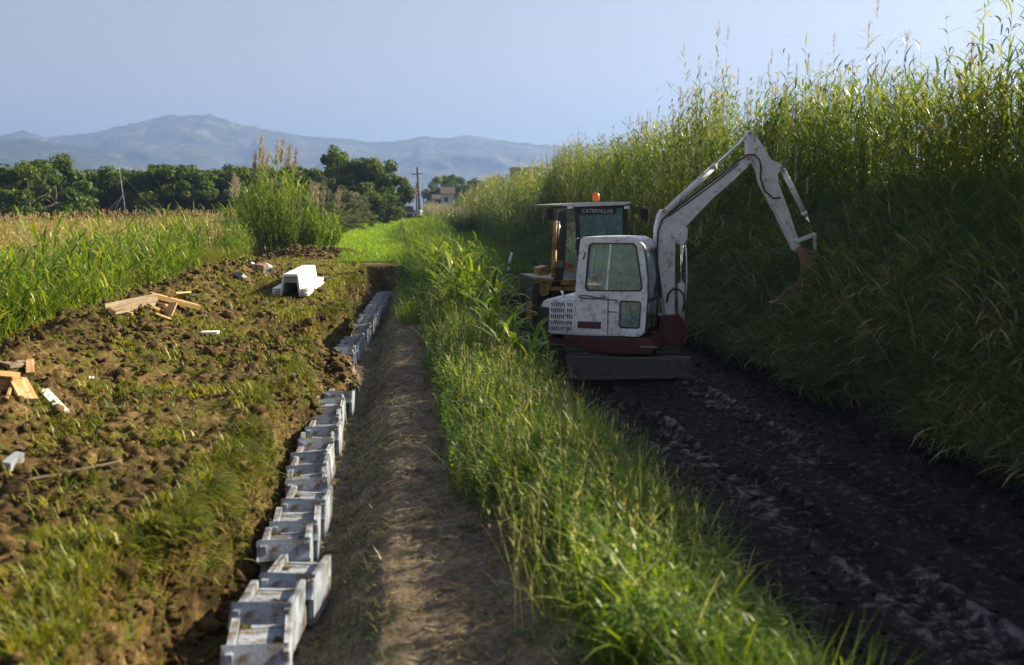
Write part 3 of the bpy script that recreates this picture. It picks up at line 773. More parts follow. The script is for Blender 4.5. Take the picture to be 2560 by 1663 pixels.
# --- reed bank on the right
def bank():
    parts, plum = [], []
    def stand(c, x0, x1, y0, y1, pw, hmin, hmax, k, lw, pl):
        X, Y = scatter(c, x0, x1, y0, y1, pw)
        kp = ~((X < 8.6) & (Y > 12.5) & (Y < 19.5)); X, Y = X[kp], Y[kp]; c = len(X)
        G = ground_pts(X, Y)
        d = fbm(X * .6, Y * .35, 3, 271)
        h = U(hmin, hmax, c) * (1 + .75 * d)
        h = h * np.where(X < 6.8, 1, lerp(.38, 1.0, sst(7.5, 9.5, X))) * .92 * np.interp(Y, [8, 14, 20, 30, 100], [.64, .72, .88, 1.0, .97])
        V, Q, T, pts = blades(G, h, U(0, 6.28, c), np.abs(NR(.04, .05, c)), U(0, .18, c), np.full(c, .026), 5, np.clip(NR(.6, .15, c), 0, .9), None, 'taper')
        parts.append((V, Q, T))
        n = c * k; idx = np.repeat(np.arange(c), k); f = np.tile(np.linspace(.28, .99, k), c) + NR(0, .02, c * k)
        fs = np.clip(f, 0, .999) * 5; i0 = fs.astype(int); fr_ = (fs - i0)[:, None]
        PP = pts[idx, i0] * (1 - fr_) + pts[idx, i0 + 1] * fr_
        L = U(.3, .62, n) * (1 - .35 * f)
        parts.append(blades(PP, L, U(0, 6.28, n), U(.25, .75, n), U(.5, 1.9, n), U(.02, .042, n) * lw, 4, np.clip(np.repeat(.5 + .5 * d, k) + .22 * (f - .6) + NR(0, .18, n), 0, 1), U(-.4, .4, n), 'leaf')[:3])  # tint rises along each stalk: sunlit tops painted into the leaf colour
        pm = U(0, 1, c) < pl; Pt = pts[pm, -1]; q = len(Pt)
        if q:
            kk = 34
            PP = np.repeat(Pt, kk, 0); PP[:, 2] += U(-.05, .42, q * kk)
            plum.append(blades(PP, U(.08, .24, q * kk), NR(.6, 1.1, q * kk), U(.1, .7, q * kk), U(.2, .9, q * kk), U(.006, .014, q * kk), 2, np.clip(np.repeat(U(0, 1, q), kk) + NR(0, .1, q * kk), 0, 1))[:3])
    stand(2300, 7.7, 10.8, 8, 26, 1.0, 2.9, 4.1, 15, 1.0, .05)
    stand(3000, 7.5, 10.9, 24, 60, 1.0, 3.0, 4.2, 13, 1.35, .13)
    stand(2600, 6.2, 11.0, 55, 118, 1.0, 2.3, 3.6, 10, 2.0, .22)
    stand(1500, 2.7, 6.6, 84, 122, 1.0, 1.2, 2.0, 10, 2.0, .45)
    stand(60, 8.8, 10.6, 10, 15, 1.0, 5.0, 5.9, 16, 1.0, .03)
    stand(60, 8.6, 10.6, 15, 34, 1.0, 4.6, 5.4, 16, 1.0, .3)
    stuff('bank_reeds', parts, 'reed', 'thick stand of tall green cane reeds along the top of the bank on the right', 'reeds')
    stuff('reed_plumes', plum, 'plume', 'pale feathery plumes over the reeds along the bank on the right', 'plumes')
    # long grass combed down over the face of the bank
    parts = []
    for (n0, y0, y1, wd) in ((64000, 7.5, 24, 1.0), (38000, 22, 60, 1.7), (18000, 50, 115, 3.0)):
        X = 6.5 + 3.0 * U(0, 1, n0) ** .85; Y = U(y0, y1, n0)
        d = fbm(X * .9, Y * .55, 3, 281)
        keep = (U(0, 1, n0) < sst(6.45, 7.1, X + .5 * fbm(Y * .6, Y * 0, 3, 283))); X, Y, d = X[keep], Y[keep], d[keep]; n = len(X)
        G = ground_pts(X, Y); G[:, 2] += U(0, 1, n) ** 1.3 * sst(7, 8.6, X) * .8
        sw = 3.14 + 2.4 * fbm(X * 1.3, Y * 1.0, 3, 285)
        cd = fbm(X * 2.6, Y * 1.7, 3, 287)
        parts.append(blades(G, U(.35, 1.05, n), sw + NR(0, .35, n), U(.05, .5, n), U(1.1, 2.5, n), U(.010, .022, n) * wd, 5, np.clip(.36 + .5 * d + 1.1 * cd + NR(0, .2, n), 0, 1), U(-.6, .6, n))[:3])
    for (c, y0, y1, wd) in ((7500, 7.5, 24, 1.0), (5000, 22, 60, 1.6)):
        X = 6.7 + 2.4 * U(0, 1, c); Y = U(y0, y1, c); cd = fbm(X * 1.2, Y * .9, 3, 295)
        kp = cd > -.08; X, Y, cd = X[kp], Y[kp], cd[kp]; c = len(X); k = 6; n = c * k
        G = np.repeat(ground_pts(X, Y), k, 0); G[:, :2] += NR(0, .06, (n, 2)) if False else rng.normal(0, .06, (n, 2)); G[:, 2] += U(.05, .7, n) * np.repeat(sst(6.8, 7.8, X), k)
        parts.append(blades(G, U(.3, .85, n), U(1.6, 4.7, n), U(.1, .8, n), U(.6, 2.0, n), U(.022, .045, n) * wd, 5, np.clip(np.repeat(U(.0, .78, c) + cd, k) + NR(0, .16, n), 0, 1), U(-.6, .6, n), 'leaf')[:3])
    c = 600; X = U(6.9, 8.8, c); Y = U(8, 40, c); G = ground_pts(X, Y)
    parts.append(blades(G, U(.8, 1.7, c), U(2.2, 4.2, c), U(.1, .5, c), U(.3, 1.6, c), U(.010, .018, c), 6, U(.85, 1, c))[:3])
    stuff('bank_grass', parts, 'drape', 'dark shaded long grass draping down the face of the bank on the right', 'grass')
bank()

# --- weeds over the road edge by the digger and behind the machines
def fringe():
    parts = []
    X = np.concatenate([NR(2.3, .25, 900), U(2.4, 6.6, 5200)]); Y = np.concatenate([U(11, 22, 900), U(27, 52, 5200)])
    keep = (fbm(X * .7, Y * .4, 3, 291) > -.06) | (Y < 24); X, Y = X[keep], Y[keep]; n = len(X)
    parts.append(blades(ground_pts(X, Y), U(.12, .6, n), U(0, 6.28, n), np.abs(NR(.3, .2, n)), U(.3, 1.7, n), U(.01, .02, n) * (1 + Y / 40), 4, np.clip(NR(.35, .2, n), 0, .97))[:3])
    stuff('road_weeds', parts, 'grass', 'scattered thin weeds at the edge of the muddy road around the machines', 'weeds')
fringe()

# ------------------------------------------------------------------ concrete trough blocks in the trench
def block_mesh(seed):
    rr = random.Random(seed)
    mb = MB()
    W, L_, H, t = .40, .585, .34, .05
    mb.box((-W / 2 + t / 2, L_ / 2, H / 2), (t, L_, H), bevel=.007)
    mb.box((W / 2 - t / 2, L_ / 2, H / 2 + .004), (t, L_, H + .008), bevel=.010)
    mb.box((0, L_ - t / 2 - .004, H / 2 - .03), (W - 2 * t - .004, t, H - .06), bevel=.006)
    mb.box((0, L_ * .66, H * .41), (W - 2 * t - .006, .26, H * .82), bevel=.008)
    mb.box((0, L_ / 2, .02), (W - 2 * t - .004, L_ - .02, .04), bevel=.004)
    rot = Matrix.Rotation(R(-38), 3, 'X')
    mb.box((-.012, .035, H - .055), (W + .02, .055, .19), rot, bevel=.010)
    for v in mb.bm.verts:
        v.co += Vector((rr.uniform(-.005, .005), rr.uniform(-.005, .005), rr.uniform(-.006, .006)))
    bmesh.ops.recalc_face_normals(mb.bm, faces=mb.bm.faces)
    me = bpy.data.meshes.new('trough_block'); mb.bm.to_mesh(me); mb.bm.free(); me.materials.append(M['concrete'])
    return me
bmeshes = [block_mesh(k) for k in range(4)]
def fill_mesh(seed):
    bm = bmesh.new(); bmesh.ops.create_grid(bm, x_segments=12, y_segments=16, size=.5)
    for v in bm.verts:
        x, y = v.co.x * .30, v.co.y * .50 + .29
        v.co = Vector((x, y, .17 + .18 * (float(vnoise(x * 9 + seed, y * 7)) - .3) + .05 * float(vnoise(x * 40, y * 40 + seed))))
    me = bpy.data.meshes.new('earth_fill'); bm.to_mesh(me); bm.free(); me.materials.append(M['soil']); return me
fmeshes = [fill_mesh(k * 7) for k in range(3)]
def add_fill(o, k):
    c = bpy.data.objects.new('earth_fill', fmeshes[k % 3]); COL.objects.link(c); c.parent = o
near_run = [(612, 6.0, 4), (632, 6.66, -5), (700, 7.25, -9), (701, 7.95, 3), (723, 8.55, 2), (746, 9.2, -3), (765, 9.85, 6), (765, 10.5, 0), (771, 11.05, -3), (784, 11.65, 3),
            (802, 12.3, -2), (807, 12.95, 1), (814, 13.5, 0), (827, 14.15, 5), (843, 14.9, -4)]
ORD = ['nearest', 'second', 'third', 'fourth', 'fifth', 'sixth', 'seventh', 'eighth', 'ninth', 'tenth', 'eleventh', 'twelfth', 'thirteenth', 'fourteenth', 'fifteenth', 'sixteenth',
       'seventeenth', 'eighteenth', 'nineteenth', 'twentieth', 'twenty-first', 'twenty-second', 'twenty-third', 'twenty-fourth', 'last']
for i, (px, Y, a) in enumerate(near_run):
    X = at(px, 900, Y=Y).x
    o = link('trough_block', bmeshes[i % 4], None)
    o.location = (X, Y, terrain(X, Y).item() * .3 + random.uniform(-.05, -.01)); o.rotation_euler = (R(random.uniform(-2.5, 2.5)), R(random.uniform(-3, 3)), R(a))
    add_fill(o, i)
    nm = ORD[i] if i < 14 else 'last'
    tag(o, ('nearest pale concrete trough block at the bottom edge of the photo' if i == 0 else
            'last concrete trough block before the earth spill that buries the row' if i == 14 else
            f'{nm} concrete trough block counted from the near end of the near row'), 'concrete block', 'concrete trough blocks laid along the trench')
yy, i = 18.95, 0
while yy < 34.2:
    px = float(np.interp(yy, [19, 24, 28, 34], [857, 908, 935, 965])); X = at(px, 800, Y=yy).x
    o = link('trough_block', bmeshes[(i * 3 + 1) % 4], None)
    o.location = (X, yy, random.uniform(-.06, -.0)); o.rotation_euler = (R(random.uniform(-2, 2)), R(random.uniform(-3, 3)), R(random.uniform(-5, 3)))
    add_fill(o, i + 1)
    last = yy + .62 >= 34.2
    tag(o, ('concrete trough block nearest to the earth spill in the far row' if i == 0 else 'farthest concrete trough block by the dark end wall of the trench' if last else
            f'{ORD[i]} concrete trough block beyond the earth spill, counted towards the end wall'), 'concrete block', 'concrete trough blocks laid along the trench')
    yy += .62; i += 1

# ------------------------------------------------------------------ white trough sheets
fc = at(726, 690, Y=23.5); bc = at(772, 664, Y=27.6)
dirv = Vector((bc.x - fc.x, bc.y - fc.y, 0)).normalized(); sdv = Vector((dirv.y, -dirv.x, 0))
base0 = Vector((fc.x, 23.5, float(plateau(23.5)) + .10))
for k in range(6):
    prof = [(-.43, .0), (-.24, .0), (-.165, .33), (.165, .33), (.21, .0), (.40, .0)]
    z0 = .035 * k; t = .010
    j = (random.uniform(-.012, .012), random.uniform(-.05, .05))
    pts = [base0 + sdv * (x + j[0]) + dirv * j[1] + Vector((0, 0, z + z0)) for x, z in prof]
    low = [p - Vector((0, 0, t)) for p in pts]; low[2] += sdv * .012; low[3] -= sdv * .012; low[1] += sdv * .012; low[4] -= sdv * .012
    mb = MB(); mb.prism(pts + low[::-1], dirv * (4.1 + random.uniform(-.04, .04)))
    o = mb.build('trough_sheet', M['sheet'], origin=base0)
    tag(o, ['lowest white trough-shaped sheet of the stack, flanges lying on the soil', 'second white trough-shaped sheet from the bottom of the stack', 'third white trough-shaped sheet from the bottom of the stack',
            'third white trough-shaped sheet from the top of the stack', 'white trough-shaped sheet just under the topmost of the stack', 'topmost white trough-shaped sheet, its bright top facing the sky'][k],
        'sheet', 'nested white trough sheets beside the trench')

# ------------------------------------------------------------------ boards and scraps
def board(name, A, B, w, t, roll, mat, label, cat='board', group=None, bev=.004):
    d = (B - A); L_ = d.length; d.normalize()
    s = d.cross(Vector((0, 0, 1))).normalized(); u = s.cross(d)
    q = Matrix.Rotation(R(roll), 3, d)
    s, u = q @ s, q @ u
    rot = Matrix((s, d, u)).transposed()
    mb = MB(); mb.box((0, 0, 0), (w, L_, t), Matrix.Identity(3), bevel=bev)
    me = bpy.data.meshes.new(name); bmesh.ops.recalc_face_normals(mb.bm, faces=mb.bm.faces); mb.bm.to_mesh(me); mb.bm.free()
    # grain runs along local X of the texture: rotate the mesh so the board's length is X
    me.transform(Matrix.Rotation(R(-90), 4, 'Z'))
    rot = rot @ Matrix.Rotation(R(90), 3, 'Z')
    o = link(name, me, M[mat]); o.location = (A + B) / 2; o.rotation_euler = rot.to_euler()
    return tag(o, label, cat, group)
def rest(px, py, up=.03):
    # a point on the ground seen at this place
    d = ray(px, py); ts = np.arange(3.0, 60, .02); t = float(ts[np.argmax(CAMZ + d[2] * ts <= terrain(d[0] * ts, d[1] * ts) + up)])
    return Vector((d[0] * t, d[1] * t, CAMZ + d[2] * t))
G1 = 'offcuts of timber on the spoil heap by the field'
board('long_board', rest(262, 776, 0.08), rest(392, 748, 0.16), .035, .21, -8, 'timber_old', 'long grey-brown board lying at the left of the timber pile by the field', group=G1)
board('thick_plank', rest(376, 737, 0.16), rest(496, 768, 0.07), .15, .085, 12, 'timber', 'thick sunlit plank sloping down at the right of the timber pile', group=G1)
board('square_panel', rest(425, 741, 0.20), rest(463, 738, 0.17), .26, .03, -28, 'timber', 'small square wooden panel on top of the thick sloping plank', group=G1)
board('short_plank', rest(434, 757, 0.22), rest(420, 790, 0.05), .17, .035, 4, 'timber', 'short pale plank leaning in front of the thick sloping plank', group=G1)
board('narrow_board', rest(382, 783, 0.04), rest(420, 797, 0.04), .11, .03, 0, 'timber', 'narrow pale board lying lowest in front of the timber pile', group=G1)
board('wood_offcut', rest(372, 763, 0.08), rest(400, 775, 0.05), .10, .045, 25, 'timber', 'dark-edged offcut between the long grey board and the short pale plank', group=G1)
board('wood_offcut', rest(392, 757, 0.10), rest(418, 764, 0.08), .12, .05, -20, 'timber', 'stubby offcut tucked under the thick sloping plank', group=G1)
board('wood_offcut', rest(315, 783, 0.04), rest(331, 786, 0.04), .12, .06, 0, 'timber', 'little wooden block in front of the long grey board', group=G1)
G2 = 'boards dumped at the left edge of the dug ground'
board('wide_board', rest(-40, 930, 0.20), rest(34, 936, 0.20), .22, .05, 0, 'timber', 'wide pale board cut off by the left edge of the photo', group=G2)
board('deep_beam', rest(-40, 960, 0.06), rest(24, 962, 0.06), .07, .20, 0, 'timber', 'deep brown beam under the wide pale board at the left edge', group=G2)
board('dark_board', rest(10, 912, 0.08), rest(68, 908, 0.08), .16, .04, 15, 'timber_old', 'dark weathered board behind the upright wooden block', group=G2)
board('upright_block', rest(76, 936, 0.05), rest(75, 903, 0.16), .085, .05, 0, 'timber', 'upright yellowish wooden block behind the sloping boards', group=G2)
board('split_board', rest(42, 946, 0.16), rest(72, 1000, 0.03), .19, .04, -12, 'timber', 'rough split board sloping towards the camera from under the pile', group=G2)
board('thin_batten', rest(33, 952, 0.10), rest(17, 998, 0.02), .03, .025, 0, 'timber', 'thin yellow batten propped under the wide pale board', group=G2)
board('white_plank', rest(108, 975, 0.03), rest(160, 1030, 0.03), .10, .03, 0, 'sheet', 'white plank lying on the soil at the right of the left-edge board pile', group=G2)
p = rest(525, 832); board('white_scrap', p + Vector((-.14, .03, 0)), p + Vector((.14, -.03, .01)), .12, .04, 6, 'sheet', 'small white scrap alone on the brown soil below the timber pile', 'scrap')
p = rest(33, 1160, .06); board('pale_block', p + Vector((-.02, -.10, 0)), p + Vector((.02, .10, .04)), .08, .08, 10, 'concrete', 'pale block on the soil at the lower left edge of the photo', 'block')
p = rest(228, 945, .02); board('white_chip', p + Vector((-.03, 0, 0)), p + Vector((.03, .01, 0)), .05, .02, 30, 'sheet', 'tiny white chip on the soil right of the left-edge boards', 'scrap')
p = rest(150, 1180, .02); board('grey_lath', p + Vector((-.40, -.28, -.03)), p + Vector((.40, .24, .01)), .035, .02, 0, 'timber_old', 'long grey lath half sunk in soil at the lower left', 'board')
G3 = 'rubble beside the stack of white sheets'
for (a, b, Y, w, t, rl, mt, nm, lb) in [
    ((634, 674), (664, 683), 27.5, .30, .10, -25, 'timber_old', 'broken_board', 'dark broken board with a pale edge in the rubble left of the white sheets'),
    ((642, 664), (664, 668), 28.2, .25, .14, 10, 'rust', 'broken_tile', 'reddish-brown broken tile at the top of the rubble'),
    ((664, 664), (674, 668), 28.0, .16, .14, 30, 'sheet', 'white_lump', 'bright white lump at the top of the rubble'),
    ((668, 676), (694, 696), 26.4, .22, .16, 15, 'concrete', 'pipe_piece', 'pale brown block sloping down next to the white sheets'),
    ((626, 661), (634, 664), 28.0, .10, .14, 20, 'sheet', 'white_chip', 'little white chip at the left end of the rubble'),
    ((588, 684), (606, 690), 25.8, .16, .10, -15, 'concrete', 'rubble_piece', 'pale rubble piece lying farthest left of the white sheets'),
    ((600, 693), (614, 694), 25.6, .15, .10, 35, 'concrete', 'rubble_piece', 'pale rubble piece just below the farthest-left one'),
    ((662, 689), (674, 703), 25.0, .07, .05, 0, 'sheet', 'white_strip', 'curved white strip between the rubble and the white sheets')]:
    A = rest(a[0], a[1], .02); B = rest(b[0], b[1], .04)
    if (A - B).length > .8: B = A + (B - A).normalized() * .55
    board(nm, A, B, w, t, rl, mt, lb, 'rubble', G3)

# ------------------------------------------------------------------ excavator
def inter(p0, p1, ang_dir, c):
    pass
def polar(poly, c, a):
    """where the ray from c at angle a leaves the polygon"""
    dx, dy = math.cos(a), math.sin(a); best = None
    for k in range(len(poly)):
        (x1, y1), (x2, y2) = poly[k], poly[(k + 1) % len(poly)]
        ex, ey = x2 - x1, y2 - y1; den = dx * ey - dy * ex
        if abs(den) < 1e-12: continue
        t = ((x1 - c[0]) * ey - (y1 - c[1]) * ex) / den; s = ((x1 - c[0]) * dy - (y1 - c[1]) * dx) / den
        if t > 0 and -1e-6 <= s <= 1 + 1e-6 and (best is None or t > best): best = t
    return (c[0] + dx * best, c[1] + dy * best)
def rounded(poly, r, k=5):
    out = []
    n_ = len(poly)
    for i in range(n_):
        p = Vector(poly[i]); a = Vector(poly[i - 1]) - p; b = Vector(poly[(i + 1) % n_]) - p
        ra = min(r, a.length * .45); rb = min(r, b.length * .45); a.normalize(); b.normalize()
        for j in range(k + 1):
            t = j / k; q = (p + a * ra) * (1 - t) ** 2 + p * 2 * t * (1 - t) + (p + b * rb) * t ** 2
            out.append((q.x, q.y))
    return out
class Plane:
    """vertical plane frame: origin O, horizontal axis u, depth axis v (away)"""
    def __init__(s, O, ang):
        s.O = Vector((O[0], O[1], 0)); s.u = Vector((math.cos(R(ang)), math.sin(R(ang)), 0)); s.v = Vector((-math.sin(R(ang)), math.cos(R(ang)), 0))
    def px(s, px, py, v=0.0):
        d = Vector(ray(px, py)); c = Vector((0, 0, CAMZ))
        t = (s.O + s.v * v - c).dot(s.v) / d.dot(s.v)
        q = c + d * t - s.O
        return (q.dot(s.u), q.z)
    def p3(s, uz, v=0.0): return s.O + s.u * uz[0] + s.v * v + Vector((0, 0, uz[1]))
    def P(s, px, py, v=0.0, dv=0.0): return s.p3(s.px(px, py, v), v + dv)
    def pts(s, lst, v=0.0): return [s.px(a, b, v) for a, b in lst]
    def prism(s, mb, lst, v, thick, bevel=0.0):
        mb.prism([s.p3(q, v) for q in s.pts(lst, v)], s.v * thick, bevel); return mb
    def panel(s, mb, outer, hole, v, thick):
        c = (sum(q[0] for q in hole) / len(hole), sum(q[1] for q in hole) / len(hole))
        an = sorted({round(math.atan2(q[1] - c[1], q[0] - c[0]), 5) for q in outer + hole})
        o_ = [s.p3(polar(outer, c, a), v) for a in an]; i_ = [s.p3(polar(hole, c, a), v) for a in an]
        mb.frame(o_, i_, s.v * thick); return mb

exc = empty('excavator', (4.0, 18.3, 0), 'pale compact excavator with raised boom standing on the muddy road', 'excavator')
H = Plane((4.05, 18.25), -28)
VN = -.86
E_ = lambda lst: [H.p3(q, VN) for q in H.pts(lst, VN)]
# undercarriage (points towards the camera)
for sx, nm in ((3.12, 'track'), (4.72, 'track')):
    ring = []
    y0, y1, r_ = 17.35, 19.55, .26
    path_ = [(y0 + .0, .28)]
    side = []
    for k in range(9): a = math.pi / 2 + math.pi * k / 8; side.append((y0 + r_ * math.cos(a) + .05, .27 + r_ * math.sin(a)))
    for k in range(9): a = -math.pi / 2 + math.pi * k / 8; side.append((y1 + r_ * math.cos(a) - .05, .27 + r_ * math.sin(a)))
    mb = MB(); mb.prism([(sx - .2, a, b) for a, b in side], (.4, 0, 0), .012)
    for k in range(len(side)):
        (a0, b0), (a1, b1) = side[k], side[(k + 1) % len(side)]
        m_ = max(1, int(math.hypot(a1 - a0, b1 - b0) / .10))
        for j in range(m_):
            f = (j + .5) / m_; a, b = lerp(a0, a1, f), lerp(b0, b1, f); ang = math.atan2(b1 - b0, a1 - a0)
            mb.box((sx, a + math.sin(ang) * .012 * 1, b - math.cos(ang) * .012), (.41, .045, .035), Matrix.Rotation(ang, 3, 'X'))
    tr_ = mb.build('track', M['rubber'], exc)
    for yy in (y0 + .05, 17.9, 18.45, 19.0, y1 - .05):
        mb = MB(); rr_ = .17 if yy in (y0 + .05, y1 - .05) else .10
        zc = .27 if rr_ > .12 else .17
        mb.tube([(sx - .215, yy, zc), (sx + .215, yy, zc)], rr_, 16); mb.build('roller', M['black'], tr_)
mb = MB(); mb.box((3.92, 18.35, .34), (1.3, 1.5, .22), bevel=.03); mb.tube([(3.95, 18.3, .40), (3.95, 18.3, .56)], .42, 24); mb.build('chassis', M['black'], exc)
bp = [at(1414, 889, Y=16.75), at(1729, 900, Y=16.75), at(1730, 949, Y=16.75), at(1417, 946, Y=16.75)]
mb = MB(); mb.prism([tuple(q) for q in bp], (0, .05, 0), .012)
mb.box((bp[0] + bp[1]) / 2 + Vector((0, .06, -.03)), ((bp[1] - bp[0]).length, .09, .05), bevel=.01)
mb.box((bp[2] + bp[3]) / 2 + Vector((0, .0, .02)), ((bp[2] - bp[3]).length, .04, .05), bevel=.01)
bl = mb.build('dozer_blade', M['blade'], exc)
for x in (3.55, 4.35):
    mb = MB(); mb.tube([(x, 16.85, .26), (x, 17.75, .34)], .055, 8); mb.build('blade_arm', M['black'], exc)
# upper house: red base frame, hood, counterweight
mb = MB(); H.prism(mb, [(1409, 838), (1625, 846), (1640, 872), (1628, 887), (1425, 883), (1406, 868)], VN + .03, 1.66, .03); mb.build('base_frame', M['red'], exc)
mb = MB(); H.prism(mb, [(1345, 770), (1376, 770), (1378, 845), (1410, 850), (1409, 868), (1362, 862), (1343, 835)], VN + .05, 1.6, .03); mb.build('counterweight', M['red'], exc)
mb = MB(); H.prism(mb, [(1347, 768), (1376, 768), (1376, 832), (1345, 832)], VN + .03, .3, .01); mb.build('side_cover', M['black'], exc)
mb = MB(); H.prism(mb, [(1353, 766), (1358, 753), (1368, 747.5), (1437, 747.5), (1437, 838), (1374, 834), (1377, 768)], VN, 1.7, .012); hood = mb.build('hood', M['white'], exc)
mb = MB()
g0 = [(1374, 750), (1438, 751), (1436, 834), (1371, 831)]
H.prism(mb, g0, VN - .010, .012, .004); gr = mb.build('grille', M['white'], exc)
mb = MB()
for r_ in range(5):
    for c_ in range(11):
        if c_ == 7: continue
        a = 1379.5 + c_ * 5.0 - r_ * .7; b = 760.5 + r_ * 15.2 + c_ * .12
        H.prism(mb, [(a - 1.6, b - 4.8), (a + .9, b - 4.8), (a + 2.4, b + 4.8), (a - .1, b + 4.8)], VN - .0135, .005)
mb.build('louvre', M['darkwin'], gr)
mb = MB()
H.prism(mb, [(1439.5, 748), (1520, 749), (1519, 838.5), (1437.5, 834)], VN - .012, .03, .008)
H.prism(mb, [(1521.5, 749), (1546, 750), (1550, 758), (1543, 778), (1540, 839), (1520.5, 838.5)], VN - .008, .03, .008)
H.prism(mb, [(1542, 826), (1596, 829), (1590, 842.5), (1541, 840)], VN - .02, .05, .008)
pn = mb.build('side_panel', M['white'], exc)
mb = MB(); H.prism(mb, [(1444.5, 803.5), (1503, 805), (1501, 823), (1443.5, 820)], VN - .0165, .006); mb.build('sticker', M['dkred_panel'], pn)
mb = MB(); H.prism(mb, [(1518.9, 750), (1520.7, 750), (1519.9, 838), (1518.2, 838)], VN - .0145, .005); H.prism(mb, [(1521, 778.5), (1543, 780), (1543, 782), (1521, 780.5)], VN - .015, .012)
mb.build('panel_seam', M['black'], pn)
# cab
cab = empty('cab', (0, 0, 0)); cab.parent = exc; cab.location = Vector((0, 0, 0))
cab_side = [(1437, 838), (1437, 747), (1443, 670), (1451, 600), (1456, 594), (1520, 592), (1580, 594), (1596, 601), (1606, 616), (1613, 650), (1618, 700), (1616, 760), (1611, 832), (1598, 842)]
up_poly = [(1437, 742), (1443, 670), (1451, 600), (1456, 594), (1520, 592), (1580, 594), (1596, 601), (1606, 616), (1613, 650), (1618, 700), (1617, 745)]
lo_poly = [(1437, 742), (1617, 745), (1611, 832), (1598, 842), (1437, 838)]
w1 = rounded([(1473, 608), (1590, 609), (1607, 727), (1463, 727)], .10)
w1 = rounded(H.pts([(1473, 608), (1590, 609), (1607, 728), (1462.5, 727)], VN), .10)
w2 = rounded(H.pts([(1550, 752), (1602, 755), (1599, 821), (1548, 819)], VN), .05)
VF = VN + .98
for v_, th in ((VN, .045), (VF - .045, .045)):
    mb = MB()
    H.panel(mb, H.pts(up_poly, VN), w1, v_, th)
    H.panel(mb, H.pts(lo_poly, VN), w2, v_, th)
    mb.build('cab_side', M['white'], cab)
    mb = MB(); c = (sum(q[0] for q in w1) / len(w1), sum(q[1] for q in w1) / len(w1))
    sh = lambda ring, c, f: [(c[0] + (q[0] - c[0]) * f, c[1] + (q[1] - c[1]) * f) for q in ring]
    mb.frame([H.p3(q, v_ - .006) for q in sh(w1, c, 1.02)], [H.p3(q, v_ - .006) for q in sh(w1, c, .965)], H.v * .055)
    c2 = (sum(q[0] for q in w2) / len(w2), sum(q[1] for q in w2) / len(w2))
    mb.frame([H.p3(q, v_ - .006) for q in sh(w2, c2, 1.04)], [H.p3(q, v_ - .006) for q in sh(w2, c2, .94)], H.v * .055)
    mb.build('window_seal', M['rubber'], cab)
    mb = MB(); mb.prism([H.p3(q, v_ + .018) for q in sh(w1, c, .98)], H.v * .005); mb.prism([H.p3(q, v_ + .018) for q in sh(w2, c2, .98)], H.v * .005)
    mb.build('side_window', M['glass'], cab)
mb = MB(); H.prism(mb, [(1524.5, 608), (1530, 608), (1519, 728), (1513, 728)], VN - .002, .03, .003); mb.build('window_bar', M['white'], cab)
cu = lambda px, py: H.px(px, py, VN)
mb = MB()                                                    # roof skin
roof_line = [cu(a, b) for a, b in [(1449, 612), (1451, 600), (1456, 593), (1520, 591), (1580, 593), (1596, 600), (1607, 615), (1609, 622)]]
cc = cu(1525, 700)
inn = [(q[0] + (cc[0] - q[0]) * .05, q[1] + (cc[1] - q[1]) * .16) for q in roof_line]
mb.prism([H.p3(q, VN + .045) for q in roof_line + inn[::-1]], H.v * .89, .004); mb.build('roof', M['white'], cab)
f0 = [cu(1608, 618), cu(1615, 650), cu(1619, 700), cu(1618, 745), cu(1612, 838)]
mb = MB()                                                    # front pillars and sills
for v_ in (VN + .046, VF - .10):
    ring = [H.p3(q, v_) for q in f0] + [H.p3((q[0] - .05, q[1]), v_) for q in f0[::-1]]
    mb.prism(ring, H.v * .05, .004)
for i0, i1 in ((3, 3), ):
    q = f0[i0]; mb.box(H.p3((q[0] - .03, q[1] - .06), (VN + VF) / 2), (.05, .80, .06), Matrix.Rotation(R(-28), 3, 'Z'), .006)
q = f0[0]; mb.box(H.p3((q[0] - .04, q[1] - .02), (VN + VF) / 2), (.07, .88, .05), Matrix.Rotation(R(-28), 3, 'Z'), .006)
q = f0[4]; mb.box(H.p3((q[0] - .04, q[1] + .04), (VN + VF) / 2), (.07, .88, .09), Matrix.Rotation(R(-28), 3, 'Z'), .006)
mb.build('front_frame', M['black'], cab)
mb = MB()
for k in range(4):
    a, b = f0[k], f0[k + 1]
    mb.prism([H.p3((a[0] - .02, a[1]), VN + .10), H.p3((b[0] - .02, b[1]), VN + .10), H.p3((b[0] - .02, b[1]), VF - .10), H.p3((a[0] - .02, a[1]), VF - .10)], H.u * .004)
mb.build('windscreen', M['glass'], cab)
mb = MB()                                                    # rear wall with window
r0 = [cu(1450, 606), cu(1443, 670), cu(1437, 745), cu(1437, 838)]
for v_ in (VN + .046, VF - .13): mb.prism([H.p3(q, v_) for q in r0] + [H.p3((q[0] + .04, q[1]), v_) for q in r0[::-1]], H.v * .08, .004)
mb.prism([H.p3(r0[2], VN + .12), H.p3(r0[3], VN + .12), H.p3((r0[3][0] + .04, r0[3][1]), VN + .12), H.p3((r0[2][0] + .04, r0[2][1]), VN + .12)], H.v * .74)
mb.build('rear_frame', M['white'], cab)
mb = MB(); mb.box(H.p3((cu(1525, 835)[0], cu(1525, 835)[1] + .01), (VN + VF) / 2), (1.1, .85, .05), Matrix.Rotation(R(-28), 3, 'Z')); mb.build('cab_floor', M['greybrown'], cab)
sc_ = cu(1505, 800)
mb = MB(); mb.box(H.p3((sc_[0], sc_[1] + .12), (VN + VF) / 2), (.46, .46, .14), Matrix.Rotation(R(-28), 3, 'Z'), .04)
